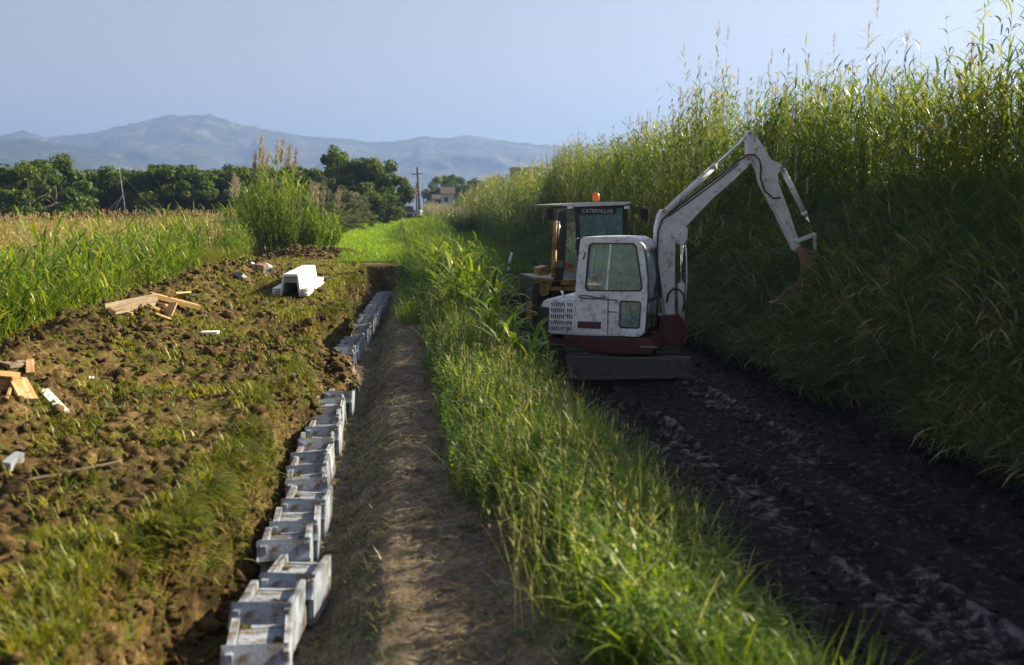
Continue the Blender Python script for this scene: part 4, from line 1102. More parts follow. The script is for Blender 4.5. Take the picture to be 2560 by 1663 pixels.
mb.box(H.p3((sc_[0] - .22, sc_[1] + .46), (VN + VF) / 2), (.12, .44, .62), Matrix.Rotation(R(-28), 3, 'Z') @ Matrix.Rotation(R(-8), 3, 'Y'), .04); mb.build('seat', M['seat'], cab)
for du, dv in ((.38, -.12), (.38, .12), (.18, .30)):
    mb = MB(); a = H.p3((sc_[0] + du, sc_[1] - .05), (VN + VF) / 2 + dv); b = H.p3((sc_[0] + du - .05, sc_[1] + .48), (VN + VF) / 2 + dv)
    mb.tube([a, b], .012, 8); mb.tube([b, b + Vector((-.01, 0, .08))], .022, 8); mb.build('lever', M['black'], cab)
mb = MB(); mb.tube([H.P(1448, 742, VN, -.03), H.P(1452, 738.5, VN, -.06), H.P(1470, 738.5, VN, -.06), H.P(1485, 742, VN, -.05), H.P(1500, 744.5, VN, -.04), H.P(1516, 742, VN, -.03)], .009, 8)
mb.tube([H.P(1448, 742, VN, -.03), H.P(1462, 746, VN, -.04), H.P(1500, 746.5, VN, -.04), H.P(1545, 750.5, VN, -.03)], .009, 8); mb.build('hand_rail', M['black'], exc)
mb = MB(); mb.tube([H.P(1464, 630, VN, -.02), H.P(1461, 642, VN, -.025), H.P(1458, 648, VN, -.02)], .010, 8); mb.build('grab_handle', M['black'], cab)
mb = MB(); mb.tube([H.P(1443, 595, VN, .05), H.P(1439, 602, VN, .02), H.P(1439, 625, VN, .02)], .009, 8); mb.build('lamp_bracket', M['black'], cab)
mb = MB(); mb.tube([H.P(1394, 748, VN, .4), H.P(1386, 731, VN, .4)], .022, 10); mb.build('exhaust_pipe', M['chrome'], exc)
mb = MB(); mb.prism([at(1599, 866.5, Y=17.0), at(1644, 868, Y=17.0), at(1644, 870.5, Y=17.0), at(1599, 869, Y=17.0)], (0, .10, 0), .003); mb.build('step', M['chrome'], exc)
# boom group, in one plane facing the camera
B = Plane((4.6, 18.0), 0)
def bprism(name, lst, v, th, mat, par, bevel=.008):
    mb = MB(); B.prism(mb, lst, v, th, bevel); return mb.build(name, M[mat], par)
bprism('swing_bracket', [(1652, 790), (1697, 786), (1710, 800), (1716, 838), (1706, 868), (1690, 882), (1655, 878), (1630, 862), (1628, 842), (1648, 838)], -.20, .40, 'red', exc, .02)
boom = bprism('boom', [(1668, 808), (1666, 792), (1656, 730), (1648, 672), (1640, 612), (1641, 568), (1648, 540), (1655, 524), (1664, 523), (1671, 532), (1668, 543), (1720, 505), (1790, 452), (1850, 404),
                       (1868, 388), (1880, 386), (1884, 398), (1872, 414), (1833, 452), (1781, 497), (1729, 551), (1697, 583), (1687, 600), (1687, 720), (1687, 800)], -.11, .22, 'boom', exc, .010)
mb = MB(); B.prism(mb, [(1687, 592), (1712, 566), (1720, 572), (1718, 600), (1708, 612), (1694, 610)], -.13, .06, .005); B.prism(mb, [(1687, 592), (1712, 566), (1720, 572), (1718, 600), (1708, 612), (1694, 610)], .07, .06, .005)
mb.build('cylinder_bracket', M['boom'], boom)
mb = MB(); mb.tube([B.P(1705, 600), B.P(1705, 712)], .032, 14); mb.build('boom_cylinder_rod', M['chrome'], exc)
mb = MB(); mb.tube([B.P(1703, 708), B.P(1703, 712), B.P(1703, 830)], [.05, .065, .065], 16); mb2 = MB(); mb2.tube([B.P(1705, 607, 0, -.10), B.P(1705, 607, 0, .10)], .035, 12); mb2.build('cylinder_pin', M['rust'], exc)
cyl = mb.build('boom_cylinder', M['boom'], exc)
mb = MB(); mb.tube([B.P(1713, 610, -.10), B.P(1716, 640, -.10), B.P(1717, 700, -.10), B.P(1713, 760, -.10)], .014, 8); mb.build('steel_line', M['boom'], cyl)
mb = MB(); mb.tube([B.P(1667, 756, -.16), B.P(1670, 736, -.2), B.P(1682, 723, -.22), B.P(1697, 724, -.22), B.P(1708, 736, -.2), B.P(1712, 755, -.18), B.P(1707, 778, -.14)], .018, 10); mb.build('hose', M['rubber'], exc)
mb = MB(); mb.tube([B.P(1652, 745, -.12), B.P(1646, 690, -.12), B.P(1643, 640, -.12), B.P(1645, 580, -.13), B.P(1655, 550, -.14), B.P(1672, 535, -.14), B.P(1730, 492, -.13), B.P(1800, 440, -.13), B.P(1850, 400, -.13), B.P(1868, 387, -.14),
                   B.P(1886, 387, -.15), B.P(1899, 397, -.15), B.P(1903, 420, -.15), B.P(1901, 445, -.14), B.P(1912, 478, -.14), B.P(1934, 496, -.14), B.P(1950, 494, -.13)], .017, 8)
mb.tube([B.P(1672, 540, -.12), B.P(1732, 497, -.12), B.P(1800, 446, -.12), B.P(1846, 410, -.12)], .013, 8); mb.build('hose', M['rubber'], exc)
for a, b in ((1662, 529), (1873, 394)):
    mb = MB(); mb.tube([B.P(a, b, -.15), B.P(a, b, .15)], .045, 14); mb.build('pivot_pin', M['rust'], boom)
mb = MB(); mb.tube([B.P(1672, 521), B.P(1784, 418)], .056, 16); mb.tube([B.P(1660, 530, 0, 0), B.P(1674, 519)], .045, 12); mb.tube([B.P(1781, 420.5), B.P(1788, 414.5)], .068, 16); mb.build('stick_cylinder', M['boom'], exc)
mb = MB(); mb.tube([B.P(1786, 416), B.P(1873, 334)], .026, 12); mb.build('stick_cylinder_rod', M['chrome'], exc)
stick = bprism('stick', [(1869, 330), (1875, 325), (1883, 327), (1889, 337), (1910, 368), (1927, 400), (1945, 406), (1958, 414), (1960, 423), (1948, 428), (1943, 437), (1948, 465), (1972, 526), (1993, 591), (2003, 620),
                         (1998, 630), (1988, 627), (1977, 604), (1943, 533), (1920, 491), (1903, 460), (1897, 430), (1886, 404), (1876, 392), (1869, 386)], -.085, .17, 'boom', exc, .008)
for a, b in ((1875, 333), (1955, 420), (1994, 622)):
    mb = MB(); mb.tube([B.P(a, b, -.11), B.P(a, b, .11)], .034, 12); mb.build('pin', M['rust'], stick)
mb = MB(); mb.tube([B.P(1957, 423), B.P(2011, 533)], .052, 14); mb.tube([B.P(2009, 529), B.P(2013, 538)], .06, 14); mb.build('bucket_cylinder', M['boom'], exc)
mb = MB(); mb.tube([B.P(2012, 535), B.P(2037, 581)], .024, 12); mb.build('bucket_cylinder_rod', M['chrome'], exc)
mb = MB()
for v_ in (-.13, .09):
    B.prism(mb, [(1985, 602), (1990, 599), (2037, 581), (2041, 586), (2038, 591), (1990, 609)], v_, .04, .004)
    B.prism(mb, [(2034, 583), (2042, 583), (2043, 634), (2036, 637)], v_ - .012, .035, .004)
mb.build('bucket_link', M['boom'], exc)
bk = MB()
side = [(1989, 622), (1998, 616), (2040, 630), (2046, 640), (2056, 668), (2062, 700), (2050, 715), (2030, 727), (1975, 743), (1940, 756), (1956, 733), (1988, 711), (2003, 690), (2002, 655)]
for v_ in (-.30, .28): B.prism(bk, side, v_, .02)
back = [(2046, 640), (2056, 668), (2062, 700), (2050, 716), (2030, 728), (1975, 744), (1934, 758)]
for k in range(len(back) - 1):
    a, b = B.px(*back[k], 0), B.px(*back[k + 1], 0)
    nrm = Vector((-(b[1] - a[1]), b[0] - a[0])).normalized() * .022
    bk.prism([B.p3(a, -.28), B.p3(b, -.28), B.p3((b[0] + nrm.x, b[1] + nrm.y), -.28), B.p3((a[0] + nrm.x, a[1] + nrm.y), -.28)], B.v * .56)
for v_ in (-.12, .10): B.prism(bk, [(1989, 622), (1998, 616), (2040, 630), (2046, 645), (2010, 660)], v_, .02)
bucket = bk.build('bucket', M['rust'], exc)
for v_ in (-.27, -.10, .07, .23):
    mb = MB(); B.prism(mb, [(1950, 748), (1954, 755), (1928, 762), (1926, 759)], v_, .05, .003); mb.build('tooth', M['blade'], bucket)

# ------------------------------------------------------------------ backhoe loader behind
ld = empty('backhoe_loader', (4.4, 23.2, 0), 'yellow backhoe loader with a glass cab and orange beacon parked behind the excavator', 'loader')
D = Plane((4.3, 22.2), 6)
def dp(name, lst, v, th, mat, par=ld, bevel=.01):
    mb = MB(); D.prism(mb, lst, v, th, bevel); return mb.build(name, M[mat], par)
VB = 1.55
roof = dp('roof', [(1386, 514), (1381, 511), (1440, 508), (1520, 505), (1576, 504.5), (1577, 508), (1560, 513), (1440, 517)], -.08, VB + .2, 'boom')
mb = MB(); D.prism(mb, [(1436, 516), (1445, 516), (1460, 735), (1449, 735)], 0, .05, .006); D.prism(mb, [(1557, 513), (1569, 513), (1567, 735), (1556, 735)], 0, .06, .006)
D.prism(mb, [(1436, 516), (1448, 516), (1462, 735), (1449, 735)], VB - .06, .06, .006); D.prism(mb, [(1557, 513), (1569, 513), (1567, 735), (1556, 735)], VB - .06, .06, .006)
D.prism(mb, [(1436, 514), (1569, 511), (1569, 519), (1436, 521)], 0.0, .05, .005)
D.prism(mb, [(1447, 728), (1569, 728), (1569, 740), (1447, 740)], .0, VB, .005); mb.build('cab_frame', M['black'], ld)
mb = MB(); D.prism(mb, [(1444, 520), (1557, 518), (1556, 728), (1457, 728)], .02, .006); D.prism(mb, [(1444, 520), (1557, 518), (1556, 728), (1457, 728)], VB - .03, .006)
a0, a1 = D.px(1440, 520), D.px(1453, 728)
mb.prism([D.p3(a0, .08), D.p3(a1, .08), D.p3(a1, VB - .08), D.p3(a0, VB - .08)], D.u * .006)
a0, a1 = D.px(1563, 518), D.px(1562, 728)
mb.prism([D.p3(a0, .08), D.p3(a1, .08), D.p3(a1, VB - .08), D.p3(a0, VB - .08)], D.u * .006); mb.build('cab_glass', M['glass'], ld)
mb = MB(); D.prism(mb, [(1446, 521), (1540, 519), (1540, 534.5), (1447, 536.5)], -.015, .01); vis = mb.build('name_strip', M['black'], ld)
fc_ = bpy.data.curves.new('lettering', 'FONT'); fc_.body = 'CATERPILLAR'; fc_.align_x = 'CENTER'; fc_.align_y = 'CENTER'; fc_.size = .115; fc_.extrude = .002; fc_.space_character = 1.05
tmp = bpy.data.objects.new('lettering', fc_); COL.objects.link(tmp); bpy.context.view_layer.update()
me = bpy.data.meshes.new_from_object(tmp.evaluated_get(bpy.context.evaluated_depsgraph_get())); bpy.data.objects.remove(tmp); bpy.data.curves.remove(fc_); me.materials.clear()
ft = link('lettering', me, M['porcelain'], vis)
ft.location = D.P(1493, 528, 0, -.020) - root_loc(vis); ft.rotation_euler = (R(90), R(.7), R(6))
mb = MB(); D.prism(mb, [(1456, 740), (1458, 585), (1464, 575), (1478, 572), (1492, 575), (1498, 586), (1499, 690), (1499, 740)], .55, .14, .03); D.prism(mb, [(1450, 700), (1505, 700), (1505, 722), (1450, 722)], .5, .5, .03); mb.build('seat', M['seat'], ld)
for px in (1425, 1567):
    mb = MB(); D.prism(mb, [(px - 8, 514 if px > 1500 else 516), (px + 8, 513 if px > 1500 else 515), (px + 8, 521 if px > 1500 else 524), (px - 8, 522 if px > 1500 else 525)], -.16, .09, .008); wlp = mb.build('work_light', M['black'], ld)
    mb = MB(); D.prism(mb, [(px - 6.5, 516), (px + 6.5, 515), (px + 6.5, 521.5), (px - 6.5, 522.5)], -.166, .01, .002); mb.build('lens', M['sheet'], wlp)
mb = MB(); c = D.P(1490, 503, .5); mb.tube([c, c + Vector((0, 0, .03))], .07, 14); mb.tube([c + Vector((0, 0, .02)), c + Vector((0, 0, .10)), c + Vector((0, 0, .17)), c + Vector((0, 0, .20))], [.08, .085, .07, .03], 16); mb.build('beacon', M['orange'], ld)
for px, sgn in ((1375, -1), (1612, 1)):
    mb = MB(); D.prism(mb, [(px - 11, 523), (px + 9, 521), (px + 10, 549), (px - 8, 551)], .3, .05, .015); mi = mb.build('mirror', M['black'], ld)
    mb = MB(); mb.tube([D.P(1440 if sgn < 0 else 1567, 515, .3), D.P(px, 519, .3), D.P(px, 526, .3)], .014, 8); mb.build('mirror_arm', M['black'], mi)
# backhoe folded upright at the left rear
mb = MB(); D.prism(mb, [(1396, 528), (1414, 524), (1418, 560), (1414, 640), (1408, 700), (1388, 700), (1390, 600)], -.75, .16, .01); bb = mb.build('backhoe_boom', M['black'], ld)
mb = MB(); mb.tube([D.P(1386, 625, -.80), D.P(1385, 662, -.80), D.P(1384, 694, -.80)], .055, 12); mb.tube([D.P(1389, 552, -.80), D.P(1387, 590, -.80), D.P(1386, 640, -.80)], .045, 12); mb.build('backhoe_cylinder', M['yellow'], ld)
mb = MB(); mb.tube([D.P(1398, 553, -.80), D.P(1396, 616, -.80)], .018, 10); mb.build('backhoe_rod', M['chrome'], ld)
mb = MB(); mb.tube([D.P(1399, 660, -.86), D.P(1399, 660, -.55)], .09, 16); mb.build('pivot', M['blade'], ld)
pl_ = dp('pivot_plate', [(1409, 655), (1425, 650), (1436, 668), (1436, 684), (1424, 682), (1412, 672)], -.70, .05, 'yellow', bevel=.005)
mb = MB(); mb.tube([D.P(1425, 665, -.715), D.P(1425, 665, -.64)], .035, 14); mb.build('pin_hole', M['black'], pl_)
mb = MB(); D.prism(mb, [(1345, 671), (1369, 665), (1374, 688), (1348, 690)], -.55, .5, .01)
D.prism(mb, [(1338, 693), (1352, 697), (1440, 700), (1440, 706), (1352, 704), (1338, 698)], -.60, .6, .005)
D.prism(mb, [(1349, 705), (1376, 705), (1372, 735), (1360, 742), (1350, 736)], -.55, .4, .01)
D.prism(mb, [(1376, 717), (1440, 716), (1440, 727), (1376, 728)], -.50, .25, .01)
D.prism(mb, [(1403, 702), (1440, 701), (1440, 712), (1403, 713)], -.62, .1, .005); mb.build('rear_frame', M['yellow'], ld)
mb = MB(); D.prism(mb, [(1380, 705), (1560, 705), (1560, 800), (1380, 800)], -.2, 3.2, .03); mb.build('chassis', M['black'], ld)
mb = MB(); D.prism(mb, [(1440, 690), (1550, 690), (1550, 720), (1440, 720)], VB + .1, 1.6, .05); mb.build('engine_hood', M['yellow'], ld)
for px, v_, rr_, w_ in ((1352, .15, .66, .42), (1560, .15, .66, .42), (1352, 2.7, .45, .34), (1550, 2.7, .45, .34)):
    u_ = D.px(px, 800, 0)[0]; mb = MB(); c = D.p3((u_, rr_ + .0), v_)
    mb.tube([c - D.u * w_ * .5, c - D.u * w_ * .46, c + D.u * w_ * .46, c + D.u * w_ * .5], [rr_ - .06, rr_, rr_, rr_ - .06], 28)
    for k in range(26):
        a = 2 * math.pi * k / 26; mb.box(c + D.v * math.cos(a) * rr_ + Vector((0, 0, math.sin(a) * rr_)), (w_ * .9, .05, .06), Matrix.Rotation(R(6), 3, 'Z') @ Matrix.Rotation(a, 3, 'X'))
    wh_ = mb.build('wheel', M['rubber'], ld)
    mb = MB(); mb.tube([c - D.u * (w_ * .5 + .012), c + D.u * (w_ * .5 + .012)], rr_ * .52, 22); mb.build('rim', M['yellow'], wh_)
mb = MB(); D.prism(mb, [(1350, 815), (1580, 815), (1585, 850), (1345, 850)], 4.0, .5, .04); mb.build('front_bucket', M['blade'], ld)
for px in (1340, 1560):
    mb = MB(); D.prism(mb, [(px - 9, 707), (px + 9, 707), (px + 8, 812), (px - 8, 812)], -.65, .14, .01); D.prism(mb, [(px - 17, 806), (px + 17, 806), (px + 17, 814), (px - 17, 814)], -.75, .35, .01); mb.build('stabiliser', M['black'], ld)

# ------------------------------------------------------------------ marker post in the mud behind
mb = MB(); a, b = rest(1268, 690, -.1), None
top = at(1280, 630, Y=a.y); mid = at(1274, 655, Y=a.y)
mb.tube([a, at(1272, 668, Y=a.y)], .05, 10); mb.tube([mid - Vector((0, 0, .1)), mid, top], [.03, .06, .055], 12)
po = mb.build('marker_post', M['sheet'], origin=a); tag(po, 'leaning white marker post standing in the wet ground left of the loader', 'post')
mb = MB(); mb.tube([top, top + (top - mid).normalized() * .07], .058, 12); mb.build('cap', M['red'], po)

# ------------------------------------------------------------------ far vehicle and person
gz = terrain(.8, 106).item()
tk = empty('dark_car', (.75, 107, gz), 'dark off-road car facing the camera at the far end of the green path', 'car')
T = Plane((.75, 106), 8)
T3 = lambda u, v, z: T.p3((u, z + gz), v)
mb = MB()
pf = [(0, .45), (0, .95), (.12, 1.08), (1.25, 1.16), (1.7, 1.72), (2.0, 1.80), (3.6, 1.80), (4.2, 1.05), (4.3, .5), (4.0, .38), (.2, .38)]
mb.prism([T3(-.92, a, b) for a, b in pf], T.u * 1.84, .06); body = mb.build('body', M['carpaint'], tk)
mb = MB(); mb.prism([T3(-.72, 1.27, 1.20), T3(.72, 1.27, 1.20), T3(.66, 1.66, 1.68), T3(-.66, 1.66, 1.68)], T.v * -.03); mb.build('windscreen', M['darkwin'], tk)
for sgn in (-1, 1):
    mb = MB(); mb.tube([T3(sgn * .68, -.03, .83), T3(sgn * .68, .05, .83)], .12, 14); mb.build('headlight', M['sheet'], tk)
    mb = MB(); mb.box(T3(sgn * 1.02, 1.35, 1.22), (.18, .08, .16), bevel=.02); mb.build('door_mirror', M['carpaint'], tk)
    for v_ in (.75, 3.4):
        mb = MB(); mb.tube([T3(sgn * .78, v_, .36), T3(sgn * .94, v_, .36)], .37, 20); w_ = mb.build('wheel', M['rubber'], tk)
        mb = MB(); mb.tube([T3(sgn * .93, v_, .36), T3(sgn * .96, v_, .36)], .2, 14); mb.build('rim', M['blade'], w_)
mb = MB(); mb.box(T3(0, -.03, .82), (.9, .05, .2), bevel=.02); mb.build('grille', M['blade'], tk)
mb = MB(); mb.box(T3(0, -.06, .5), (1.8, .14, .2), bevel=.04); mb.build('bumper', M['rubber'], tk)

def person(loc, H_=1.72):
    me = bpy.data.meshes.new('person'); bm = bmesh.new()
    J = [((0, 0, .98), .15), ((0, 0, 1.15), .13), ((0, 0, 1.38), .16), ((0, 0, 1.50), .055), ((0, .01, 1.60), .085), ((0, .015, 1.70), .075),
         ((.20, 0, 1.40), .055), ((.26, .03, 1.14), .042), ((.24, -.12, .92), .032), ((.24, -.18, .84), .03), ((-.20, 0, 1.40), .055), ((-.27, 0, 1.13), .042), ((-.28, -.04, .88), .032), ((-.28, -.06, .79), .03),
         ((.10, 0, .90), .10), ((.11, -.01, .50), .065), ((.12, .02, .10), .045), ((.12, -.13, .04), .04), ((-.10, 0, .90), .10), ((-.12, .03, .50), .065), ((-.13, .05, .10), .045), ((-.13, -.10, .04), .04)]
    vs = [bm.verts.new(Vector(p) + Vector(loc)) for p, r in J]
    for a, b in [(0, 1), (1, 2), (2, 3), (3, 4), (4, 5), (2, 6), (6, 7), (7, 8), (8, 9), (2, 10), (10, 11), (11, 12), (12, 13), (0, 14), (14, 15), (15, 16), (16, 17), (0, 18), (18, 19), (19, 20), (20, 21)]: bm.edges.new((vs[a], vs[b]))
    bmesh.ops.translate(bm, verts=bm.verts, vec=-Vector(loc))
    bm.to_mesh(me); bm.free()
    me.materials.append(M['skin'])
    o = bpy.data.objects.new('person', me); COL.objects.link(o); o.location = loc
    md = o.modifiers.new('skin', 'SKIN')
    for k, (p, r) in enumerate(J): me.skin_vertices[0].data[k].radius = (r, r * .85)
    me.skin_vertices[0].data[0].use_root = True
    o.modifiers.new('sub', 'SUBSURF').levels = 1
    tag(o, 'person in a white shirt standing to the right of the dark car', 'person')
    L3 = lambda x, y, z: Vector(loc) + Vector((x, y, z))
    mb = MB(); mb.tube([L3(0, 0, .90), L3(0, 0, 1.0), L3(0, 0, 1.2), L3(0, 0, 1.40), L3(0, 0, 1.49)], [.19, .19, .17, .20, .07], 14)
    for s in (-1, 1): mb.tube([L3(s * .14, 0, 1.42), L3(s * .22, 0, 1.38), L3(s * .26, .01, 1.18)], [.07, .07, .055], 10)
    mb.build('shirt', M['shirt'], o)
    mb = MB()
    for s in (-1, 1): mb.tube([L3(s * .07, 0, .98), L3(s * .11, 0, .85), L3(s * .115, .01, .5), L3(s * .125, .04, .10)], [.12, .12, .085, .07], 12)
    mb.build('trousers', M['trousers'], o)
    mb = MB(); mb.tube([L3(0, .03, 1.60), L3(0, .03, 1.70), L3(0, .02, 1.78)], [.085, .105, .05], 12); mb.build('hair', M['hair'], o)
pp = at(1050, 540, Y=100); person((pp.x, 100, terrain(pp.x, 100).item()))

# ------------------------------------------------------------------ poles, mast, buildings
def pole(px, top_y, Y, arm_y, arm_px, r, label, lean=0):
    t_ = at(px, top_y, Y=Y); g_ = terrain(t_.x, Y).item(); base = Vector((t_.x + lean, Y, g_ - .3))
    o = empty('utility_pole', base, label, 'utility pole', 'utility poles receding beyond the green path')
    mb = MB(); mb.tube([base, t_], [r * 1.35, r], 10); mb.build('pole', M['polewood'], o)
    a_ = at(px, arm_y, Y=Y - .2); w_ = arm_px / F * Y
    mb = MB(); mb.box(a_, (w_, .12, .12), Matrix.Rotation(R(-6), 3, 'Y')); arm = mb.build('cross_arm', M['polewood'], o)
    for k in (-.46, -.2, .2, .46):
        mb = MB(); q = a_ + Vector((k * w_, 0, .06 - k * w_ * -.105)); mb.tube([q, q + Vector((0, 0, .16)), q + Vector((0, 0, .26))], [.03, .09, .05], 8); mb.build('insulator', M['porcelain'], arm)
    return o
pole(1043, 418, 150, 435, 25, .14, 'tallest dark utility pole with a cross arm above the parked car', .35)
pole(1041, 456, 215, 466, 14, .14, 'shorter utility pole seen just left of the tallest pole')
pole(1059, 474, 280, 481, 16, .16, 'small far utility pole just right of the tallest pole')
pole(1077, 465, 260, 469, 12, .14, 'thin far utility pole beside the trees right of the tallest pole')
t_ = at(297, 416, Y=78); g_ = terrain(t_.x + .2, 78).item(); base = Vector((t_.x + .45, 78, g_))
ms = empty('guyed_mast', base, 'thin pale mast held by guy wires in the field before the dark trees', 'mast')
mb = MB(); mb.tube([base, t_], [.045, .03], 8); mb.build('mast', M['concrete'], ms)
for dx, dy, f in ((-2.4, -1, .55), (-1.0, -2.6, .55), (3.0, 1, .9)):
    q = base.lerp(t_, f); mb = MB(); mb.tube([q, (base.x + dx, base.y + dy, g_)], .006, 5); mb.build('guy_wire', M['concrete'], ms)

def house(name, px0, px1, ytop, Y, depth, mat, label, roof=None, wins=(), cat='house'):
    a_, b_ = at(px0, ytop, Y=Y), at(px1, ytop, Y=Y); g_ = min(terrain(a_.x, Y).item(), 2.0) - 1
    o = empty(name, ((a_.x + b_.x) / 2, Y, g_), label, cat)
    mb = MB(); mb.prism([(a_.x, Y, g_), (b_.x, Y, g_), (b_.x, Y, a_.z), (a_.x, Y, a_.z)], (0, depth, 0)); w_ = mb.build('wall', M[mat], o)
    if roof == 'pitched':
        mb = MB(); mb.prism([(a_.x - .3, Y - .35, a_.z + .003), (a_.x - .3, Y + depth + .35, a_.z + .003), (a_.x - .3, Y + depth / 2, a_.z + depth * .22)], (b_.x - a_.x + .6, 0, 0)); mb.build('roof', M['roof'], o)
    else:
        mb = MB(); mb.box(((a_.x + b_.x) / 2, Y + depth / 2, a_.z + .10), (b_.x - a_.x + .3, depth + .3, .2)); mb.build('roof_slab', M['brickwork'] if roof == 'slab' else M['roof'], o)
    for (u0, z0, ww, hh) in wins:
        mb = MB(); mb.box((a_.x + u0, Y - .01, a_.z - z0), (ww, .06, hh)); f_ = mb.build('window', M['concrete'], o)
        mb = MB(); mb.box((a_.x + u0, Y - .05, a_.z - z0), (ww - .2, .03, hh - .2)); mb.build('pane', M['darkwin'], f_)
    return o
house('white_house', 1106, 1134, 484, 165, 5, 'wall', 'low white-walled house with a red roof among the reeds beyond the poles', 'pitched', [(.6, 1.0, .7, .9)])
house('open_shed', 1084, 1104, 499, 170, 4, 'darkwin', 'small dark shed with a tiled roof left of the white house', 'pitched', cat='shed')
house('brown_building', 1283, 1350, 420, 270, 9, 'brickwork', 'brown flat-roofed building rising behind the reeds on the right', 'slab', [(1.2, 1.8, .9, 1.2), (3.4, 1.8, .9, 1.2), (5.4, 1.8, .9, 1.2)], 'building')
rk = bmesh.new(); bmesh.ops.create_icosphere(rk, subdivisions=3, radius=1)
for v in rk.verts: v.co = Vector((v.co.x * .55, v.co.y * .4, v.co.z * .32)) * (1 + .35 * (float(vnoise(v.co.x * 2 + 5, v.co.y * 2 + v.co.z * 3)) - .5))
me = bpy.data.meshes.new('dark_rock'); rk.to_mesh(me); rk.free()
o = link('dark_rock', me, M['blade']); q = at(998, 553, Y=98); o.location = (q.x, 98, terrain(q.x, 98).item() + .15); tag(o, 'dark grey boulder in the grass just in front of the parked car', 'boulder')

# ------------------------------------------------------------------ trees
def crown_mesh(name, seed, Hc, Rc, n_cl, n_leaf, size, mat, low=.12, squash=1.0, sparse=0.0):
    r_ = np.random.default_rng(seed)
    # cluster centres on an uneven dome
    c = r_.normal(0, 1, (n_cl, 3)); c /= np.linalg.norm(c, axis=1)[:, None]
    c[:, 2] = c[:, 2] * .5 + .5
    rad = r_.uniform(.55, .98, n_cl) ** .6
    C = np.stack([c[:, 0] * Rc * rad, c[:, 1] * Rc * rad, (low + (1 - low) * c[:, 2] * rad) * Hc], -1)
    wd = np.interp(C[:, 2] / Hc, [0, .3, .65, 1], [.85, 1.05, .95, .55]); C[:, 0] *= wd; C[:, 1] *= wd
    cr = r_.uniform(.12, .26, n_cl) * Rc * 1.15
    idx = r_.integers(0, n_cl, n_leaf)
    d = r_.normal(0, 1, (n_leaf, 3)); d /= np.linalg.norm(d, axis=1)[:, None]
    rr = r_.uniform(.45, 1.08, n_leaf)
    P = C[idx] + d * (cr[idx] * rr)[:, None] * np.array([1, 1, .8 * squash])
    P[:, 2] = np.maximum(P[:, 2], .25)
    ctint = r_.normal(0, .13, n_cl)
    T_ = np.clip(.48 + ctint[idx] + r_.normal(0, .17, n_leaf), 0, 1)
    # leaf sprays: quads facing outwards-ish
    nrm = d + r_.normal(0, .55, (n_leaf, 3)); nrm /= np.linalg.norm(nrm, axis=1)[:, None]
    a = np.cross(nrm, r_.normal(0, 1, (n_leaf, 3))); a /= np.linalg.norm(a, axis=1)[:, None]
    b = np.cross(nrm, a)
    s = size * r_.uniform(.5, 1.3, n_leaf)[:, None]
    V = np.stack([P - a * s, P - b * s * .55, P + a * s, P + b * s * .55], 1).reshape(-1, 3)
    Q = np.arange(n_leaf * 4).reshape(-1, 4)
    me = np_mesh(name, V, Q, np.repeat(T_, 4)); me.materials.append(M[mat])
    return me
def trunk_mesh(seed, Hc, Rc, r0):
    rr = random.Random(seed); mb = MB()
    top = Vector((rr.uniform(-.2, .2), rr.uniform(-.2, .2), Hc * .7))
    mb.tube([(0, 0, -.3), top * .3 + Vector((.1, 0, 0)), top * .65, top], [r0, r0 * .75, r0 * .45, r0 * .15], 8)
    for k in range(7):
        f = rr.uniform(.22, .7); a = rr.uniform(0, 6.28); s_ = top * f; e = s_ + Vector((math.cos(a) * Rc * .7, math.sin(a) * Rc * .7, Hc * rr.uniform(.12, .3)))
        mb.tube([s_, s_.lerp(e, .5) + Vector((0, 0, .15)), e], [r0 * .4, r0 * .25, r0 * .08], 6)
    me = bpy.data.meshes.new('trunk'); mb.bm.to_mesh(me); mb.bm.free(); me.materials.append(M['bark']); return me
variants = [(crown_mesh('crown', 300 + k, 5.2, 2.75, [34, 42, 30, 38][k], 9000, .15, 'tree'), trunk_mesh(300 + k, 5.2, 2.75, .16)) for k in range(4)]
def tree(var, px, top_y, Y, width=1.0, label='', group=None, name='tree', dome=None):
    t_ = at(px, top_y, Y=Y); g_ = terrain(t_.x, Y).item(); h = t_.z - g_
    cm, tm = var
    o = empty(name, (t_.x, Y, g_), label, 'tree', group)
    s = h / 5.3; o.scale = (s * width * 1.2, s * width * 1.2, s); o.rotation_euler = (0, 0, random.uniform(0, 6.28))
    for nm, me in (('crown', cm), ('trunk', tm)):
        c = bpy.data.objects.new(nm, me); COL.objects.link(c); c.parent = o
    return o
GT = 'trees along the far side of the field'
row = [(-45, 408, 80, 'bushy tree cut off by the left edge of the photo'), (22, 418, 84, 'rounded green tree at the far left, second from the edge'), (68, 392, 80, 'tall bushy tree with a broken top at the left of the dark row'),
       (128, 384, 86, 'tree with the highest crown at the left end of the dark row'), (176, 425, 90, 'lower dark tree just right of the highest left-hand crown'), (222, 432, 92, 'low dark tree before the dip left of the mast'),
       (260, 406, 92, 'pointed dark tree just left of the thin mast'), (312, 430, 93, 'flat-topped dark tree just right of the thin mast'), (362, 424, 92, 'dark tree second to the right of the thin mast'),
       (402, 402, 90, 'large lit tree under the mountain summit'), (446, 400, 92, 'large tree just right of the lit tree under the summit'), (492, 412, 92, 'dark tree midway between the summit and the cane clump'),
       (540, 420, 94, 'low dark tree with a lit front left of the cane clump'), (585, 404, 94, 'tree directly left of the cane plumes'), (632, 402, 96, 'tree hidden behind the left plumes of the cane clump'),
       (690, 412, 98, 'dark tree hidden behind the middle of the cane clump'), (745, 405, 98, 'tree seen just right of the cane plumes')]
for k, (px, ty, Y, lb) in enumerate(row): tree(variants[k % 4], px, ty, Y, random.uniform(.85, 1.02), lb, GT, 'orchard_tree')
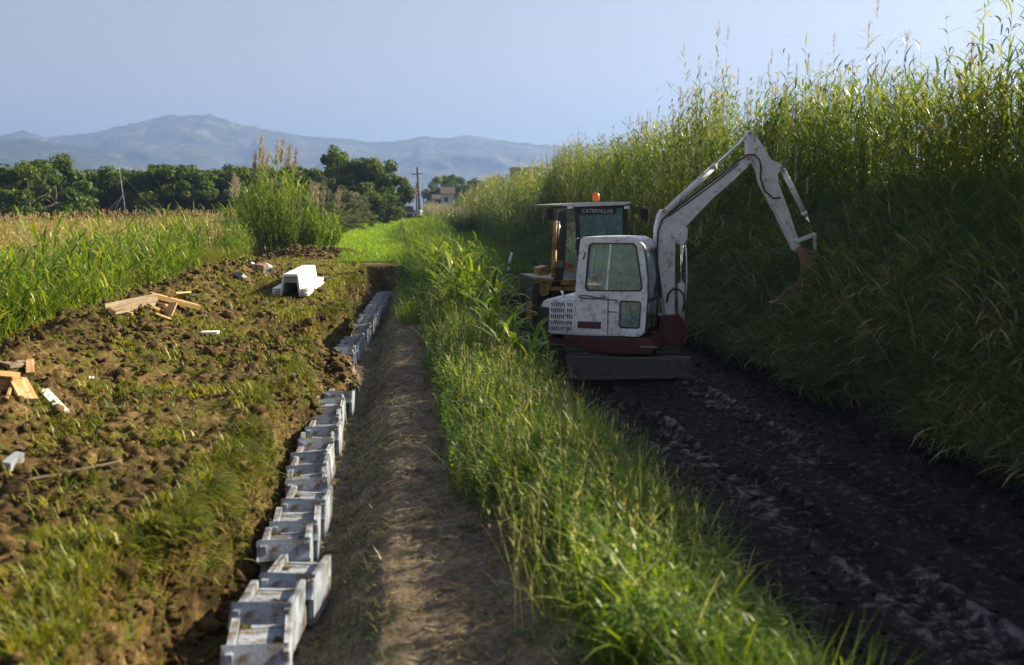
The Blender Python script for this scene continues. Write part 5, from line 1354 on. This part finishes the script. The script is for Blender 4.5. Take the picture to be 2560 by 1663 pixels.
row2 = [(-80, 425, 96), (-10, 428, 98), (50, 424, 99), (105, 420, 100), (150, 432, 101), (240, 428, 103), (290, 424, 103), (340, 420, 103), (425, 415, 104), (470, 418, 104), (520, 424, 105), (565, 418, 106), (610, 415, 106), (665, 414, 106)]
for k, (px, ty, Y) in enumerate(row2): tree(variants[(k * 3 + 1) % 4], px, ty, Y, 1.0, 'dark tree in the second row, barely showing between the crowns of the front row', GT, 'orchard_tree')
GR = 'trees beside the green path'
for k, (px, ty, Y, w, lb) in enumerate([(792, 405, 100, .9, 'leafy tree at the left of the tall group beside the green path'), (826, 366, 102, .62, 'tallest narrow tree of the group beside the green path'), (868, 384, 98, .8, 'dense tree just right of the tallest narrow one'),
                                        (905, 384, 96, .8, 'rounded tree near the middle of the group beside the green path'), (944, 388, 95, .78, 'large rounded tree near the right of the group by the path'), (972, 428, 94, .8, 'outermost tree leaning over the green path, left of the car'),
                                        (905, 452, 88, 1.05, 'lower bushy tree in front of the group beside the green path'), (958, 478, 88, 1.1, 'low dense tree closest to the green path')]):
    tree(variants[(k + 2) % 4], px, ty, Y, w, lb, GR, 'broadleaf_tree')
rusty = (crown_mesh('crown', 401, 5.2, 2.6, 40, 7000, .16, 'rusty'), variants[0][1])
tree(rusty, 984, 440, 125, .9, 'rust-brown tree behind the outermost green tree by the path', None, 'rust_coloured_tree')
pale = (crown_mesh('crown', 402, 5.2, 2.4, 46, 5200, .10, 'palebush', sparse=.3), trunk_mesh(402, 5.2, 2.4, .09))
for px, ty, Y, w, lb in ((800, 446, 80, .8, 'thin pale-leaved bush just right of the cane clump'), (862, 458, 78, .95, 'sparse grey-green bush in front of the tall tree group'), (905, 515, 74, 1.3, 'low pale bush near the start of the green path')):
    tree(pale, px, ty, Y, w, lb, 'pale bushes in front of the tree group', 'pale_bush')
small = (crown_mesh('crown', 403, 5.2, 3.4, 30, 6000, .14, 'tree'), variants[1][1])
for px, ty, Y, w, lb in ((572, 536, 62, 1.5, 'round grey-green shrub in the field before the dark trees'), (822, 545, 66, 1.5, 'small round bush among pinkish grass left of the green path'), (868, 528, 72, 1.5, 'rounded bush with pale tips beside the green path')):
    tree(pale if px != 822 else small, px, ty, Y, w, lb, 'small bushes at the edge of the field', 'field_bush')
GF = 'far trees right of the utility poles'
for k, (px, ty, Y, w, lb) in enumerate([(1100, 438, 190, .8, 'far tree with two dark tufts right of the utility poles'), (1130, 432, 195, .8, 'tallest pale green far tree above the white house'), (1165, 452, 190, 1.0, 'broad far tree between the white house and the reeds'),
                                        (1195, 445, 200, .9, 'dark far tree in the middle of the group behind the reeds'), (1240, 436, 205, .9, 'far dark tree left of the brown building'), (1270, 448, 210, 1.0, 'low far tree touching the brown building')]):
    tree(variants[k % 4], px, ty, Y, w, lb, GF, 'far_tree')

# ------------------------------------------------------------------ giant cane clump
def cane_clump(px, Y, n_c, hmin, hmax, rad, label):
    q = at(px, 560, Y=Y); g_ = terrain(q.x, Y).item()
    o = empty('cane_clump', (q.x, Y, g_), label, 'cane clump')
    a = U(0, 6.28, n_c); r_ = rad * U(0, 1, n_c) ** .6
    P = np.stack([np.cos(a) * r_, np.sin(a) * r_, a * 0 - .05], -1)
    h = U(hmin, hmax, n_c) * (1 - .35 * (r_ / rad) ** 2)
    V, Q, T, pts = blades(P, h, a, r_ / rad * .32 + NR(0, .03, n_c), U(0, .25, n_c), np.full(n_c, .05), 6, np.full(n_c, .7))
    link('canes', np_mesh('canes', V, Q, T), M['reed'], o)
    k = 26; n = n_c * k; idx = np.repeat(np.arange(n_c), k); f = np.tile(np.linspace(.12, .98, k), n_c)
    fs = np.clip(f, 0, .999) * 6; i0 = fs.astype(int); fr_ = (fs - i0)[:, None]
    PP = pts[idx, i0] * (1 - fr_) + pts[idx, i0 + 1] * fr_
    V, Q, T, _ = blades(PP, U(.4, .85, n), U(0, 6.28, n), U(.15, .6, n), U(.4, 1.8, n), U(.035, .06, n), 4, np.clip(np.repeat(NR(.62, .2, n_c), k) + NR(0, .15, n), 0, 1), U(-.4, .4, n), 'leaf')
    link('leaves', np_mesh('leaves', V, Q, T), M['broad'], o)
    top = np.where((h > hmax * .80))[0][:11]; kk = 190; qn = len(top)
    PP = np.repeat(pts[top, -1], kk, 0); ff = U(0, 1, qn * kk); PP[:, 2] += ff * 1.15 - .15; PP[:, 0] += ff * .15 + NR(0, .05, qn * kk)
    V, Q, T, _ = blades(PP, U(.16, .36, qn * kk) * (1.15 - ff), NR(.4, 1.2, qn * kk), U(.1, .6, qn * kk), U(.2, .8, qn * kk), U(.02, .04, qn * kk), 2, np.clip(np.repeat(U(0, .9, qn), kk) + NR(0, .1, qn * kk), 0, 1))
    link('plumes', np_mesh('plumes', V, Q, T), M['plume'], o)
    return o
cane_clump(700, 46, 84, 3.2, 4.6, 1.0, 'giant cane clump with feathery pinkish plumes towering over the field')
cane_clump(765, 47, 70, 1.4, 2.5, 1.3, 'lower leafy cane clump at the right foot of the towering one')
cane_clump(640, 50, 60, 1.8, 3.0, 1.2, 'dark leaning cane clump at the left foot of the towering one')
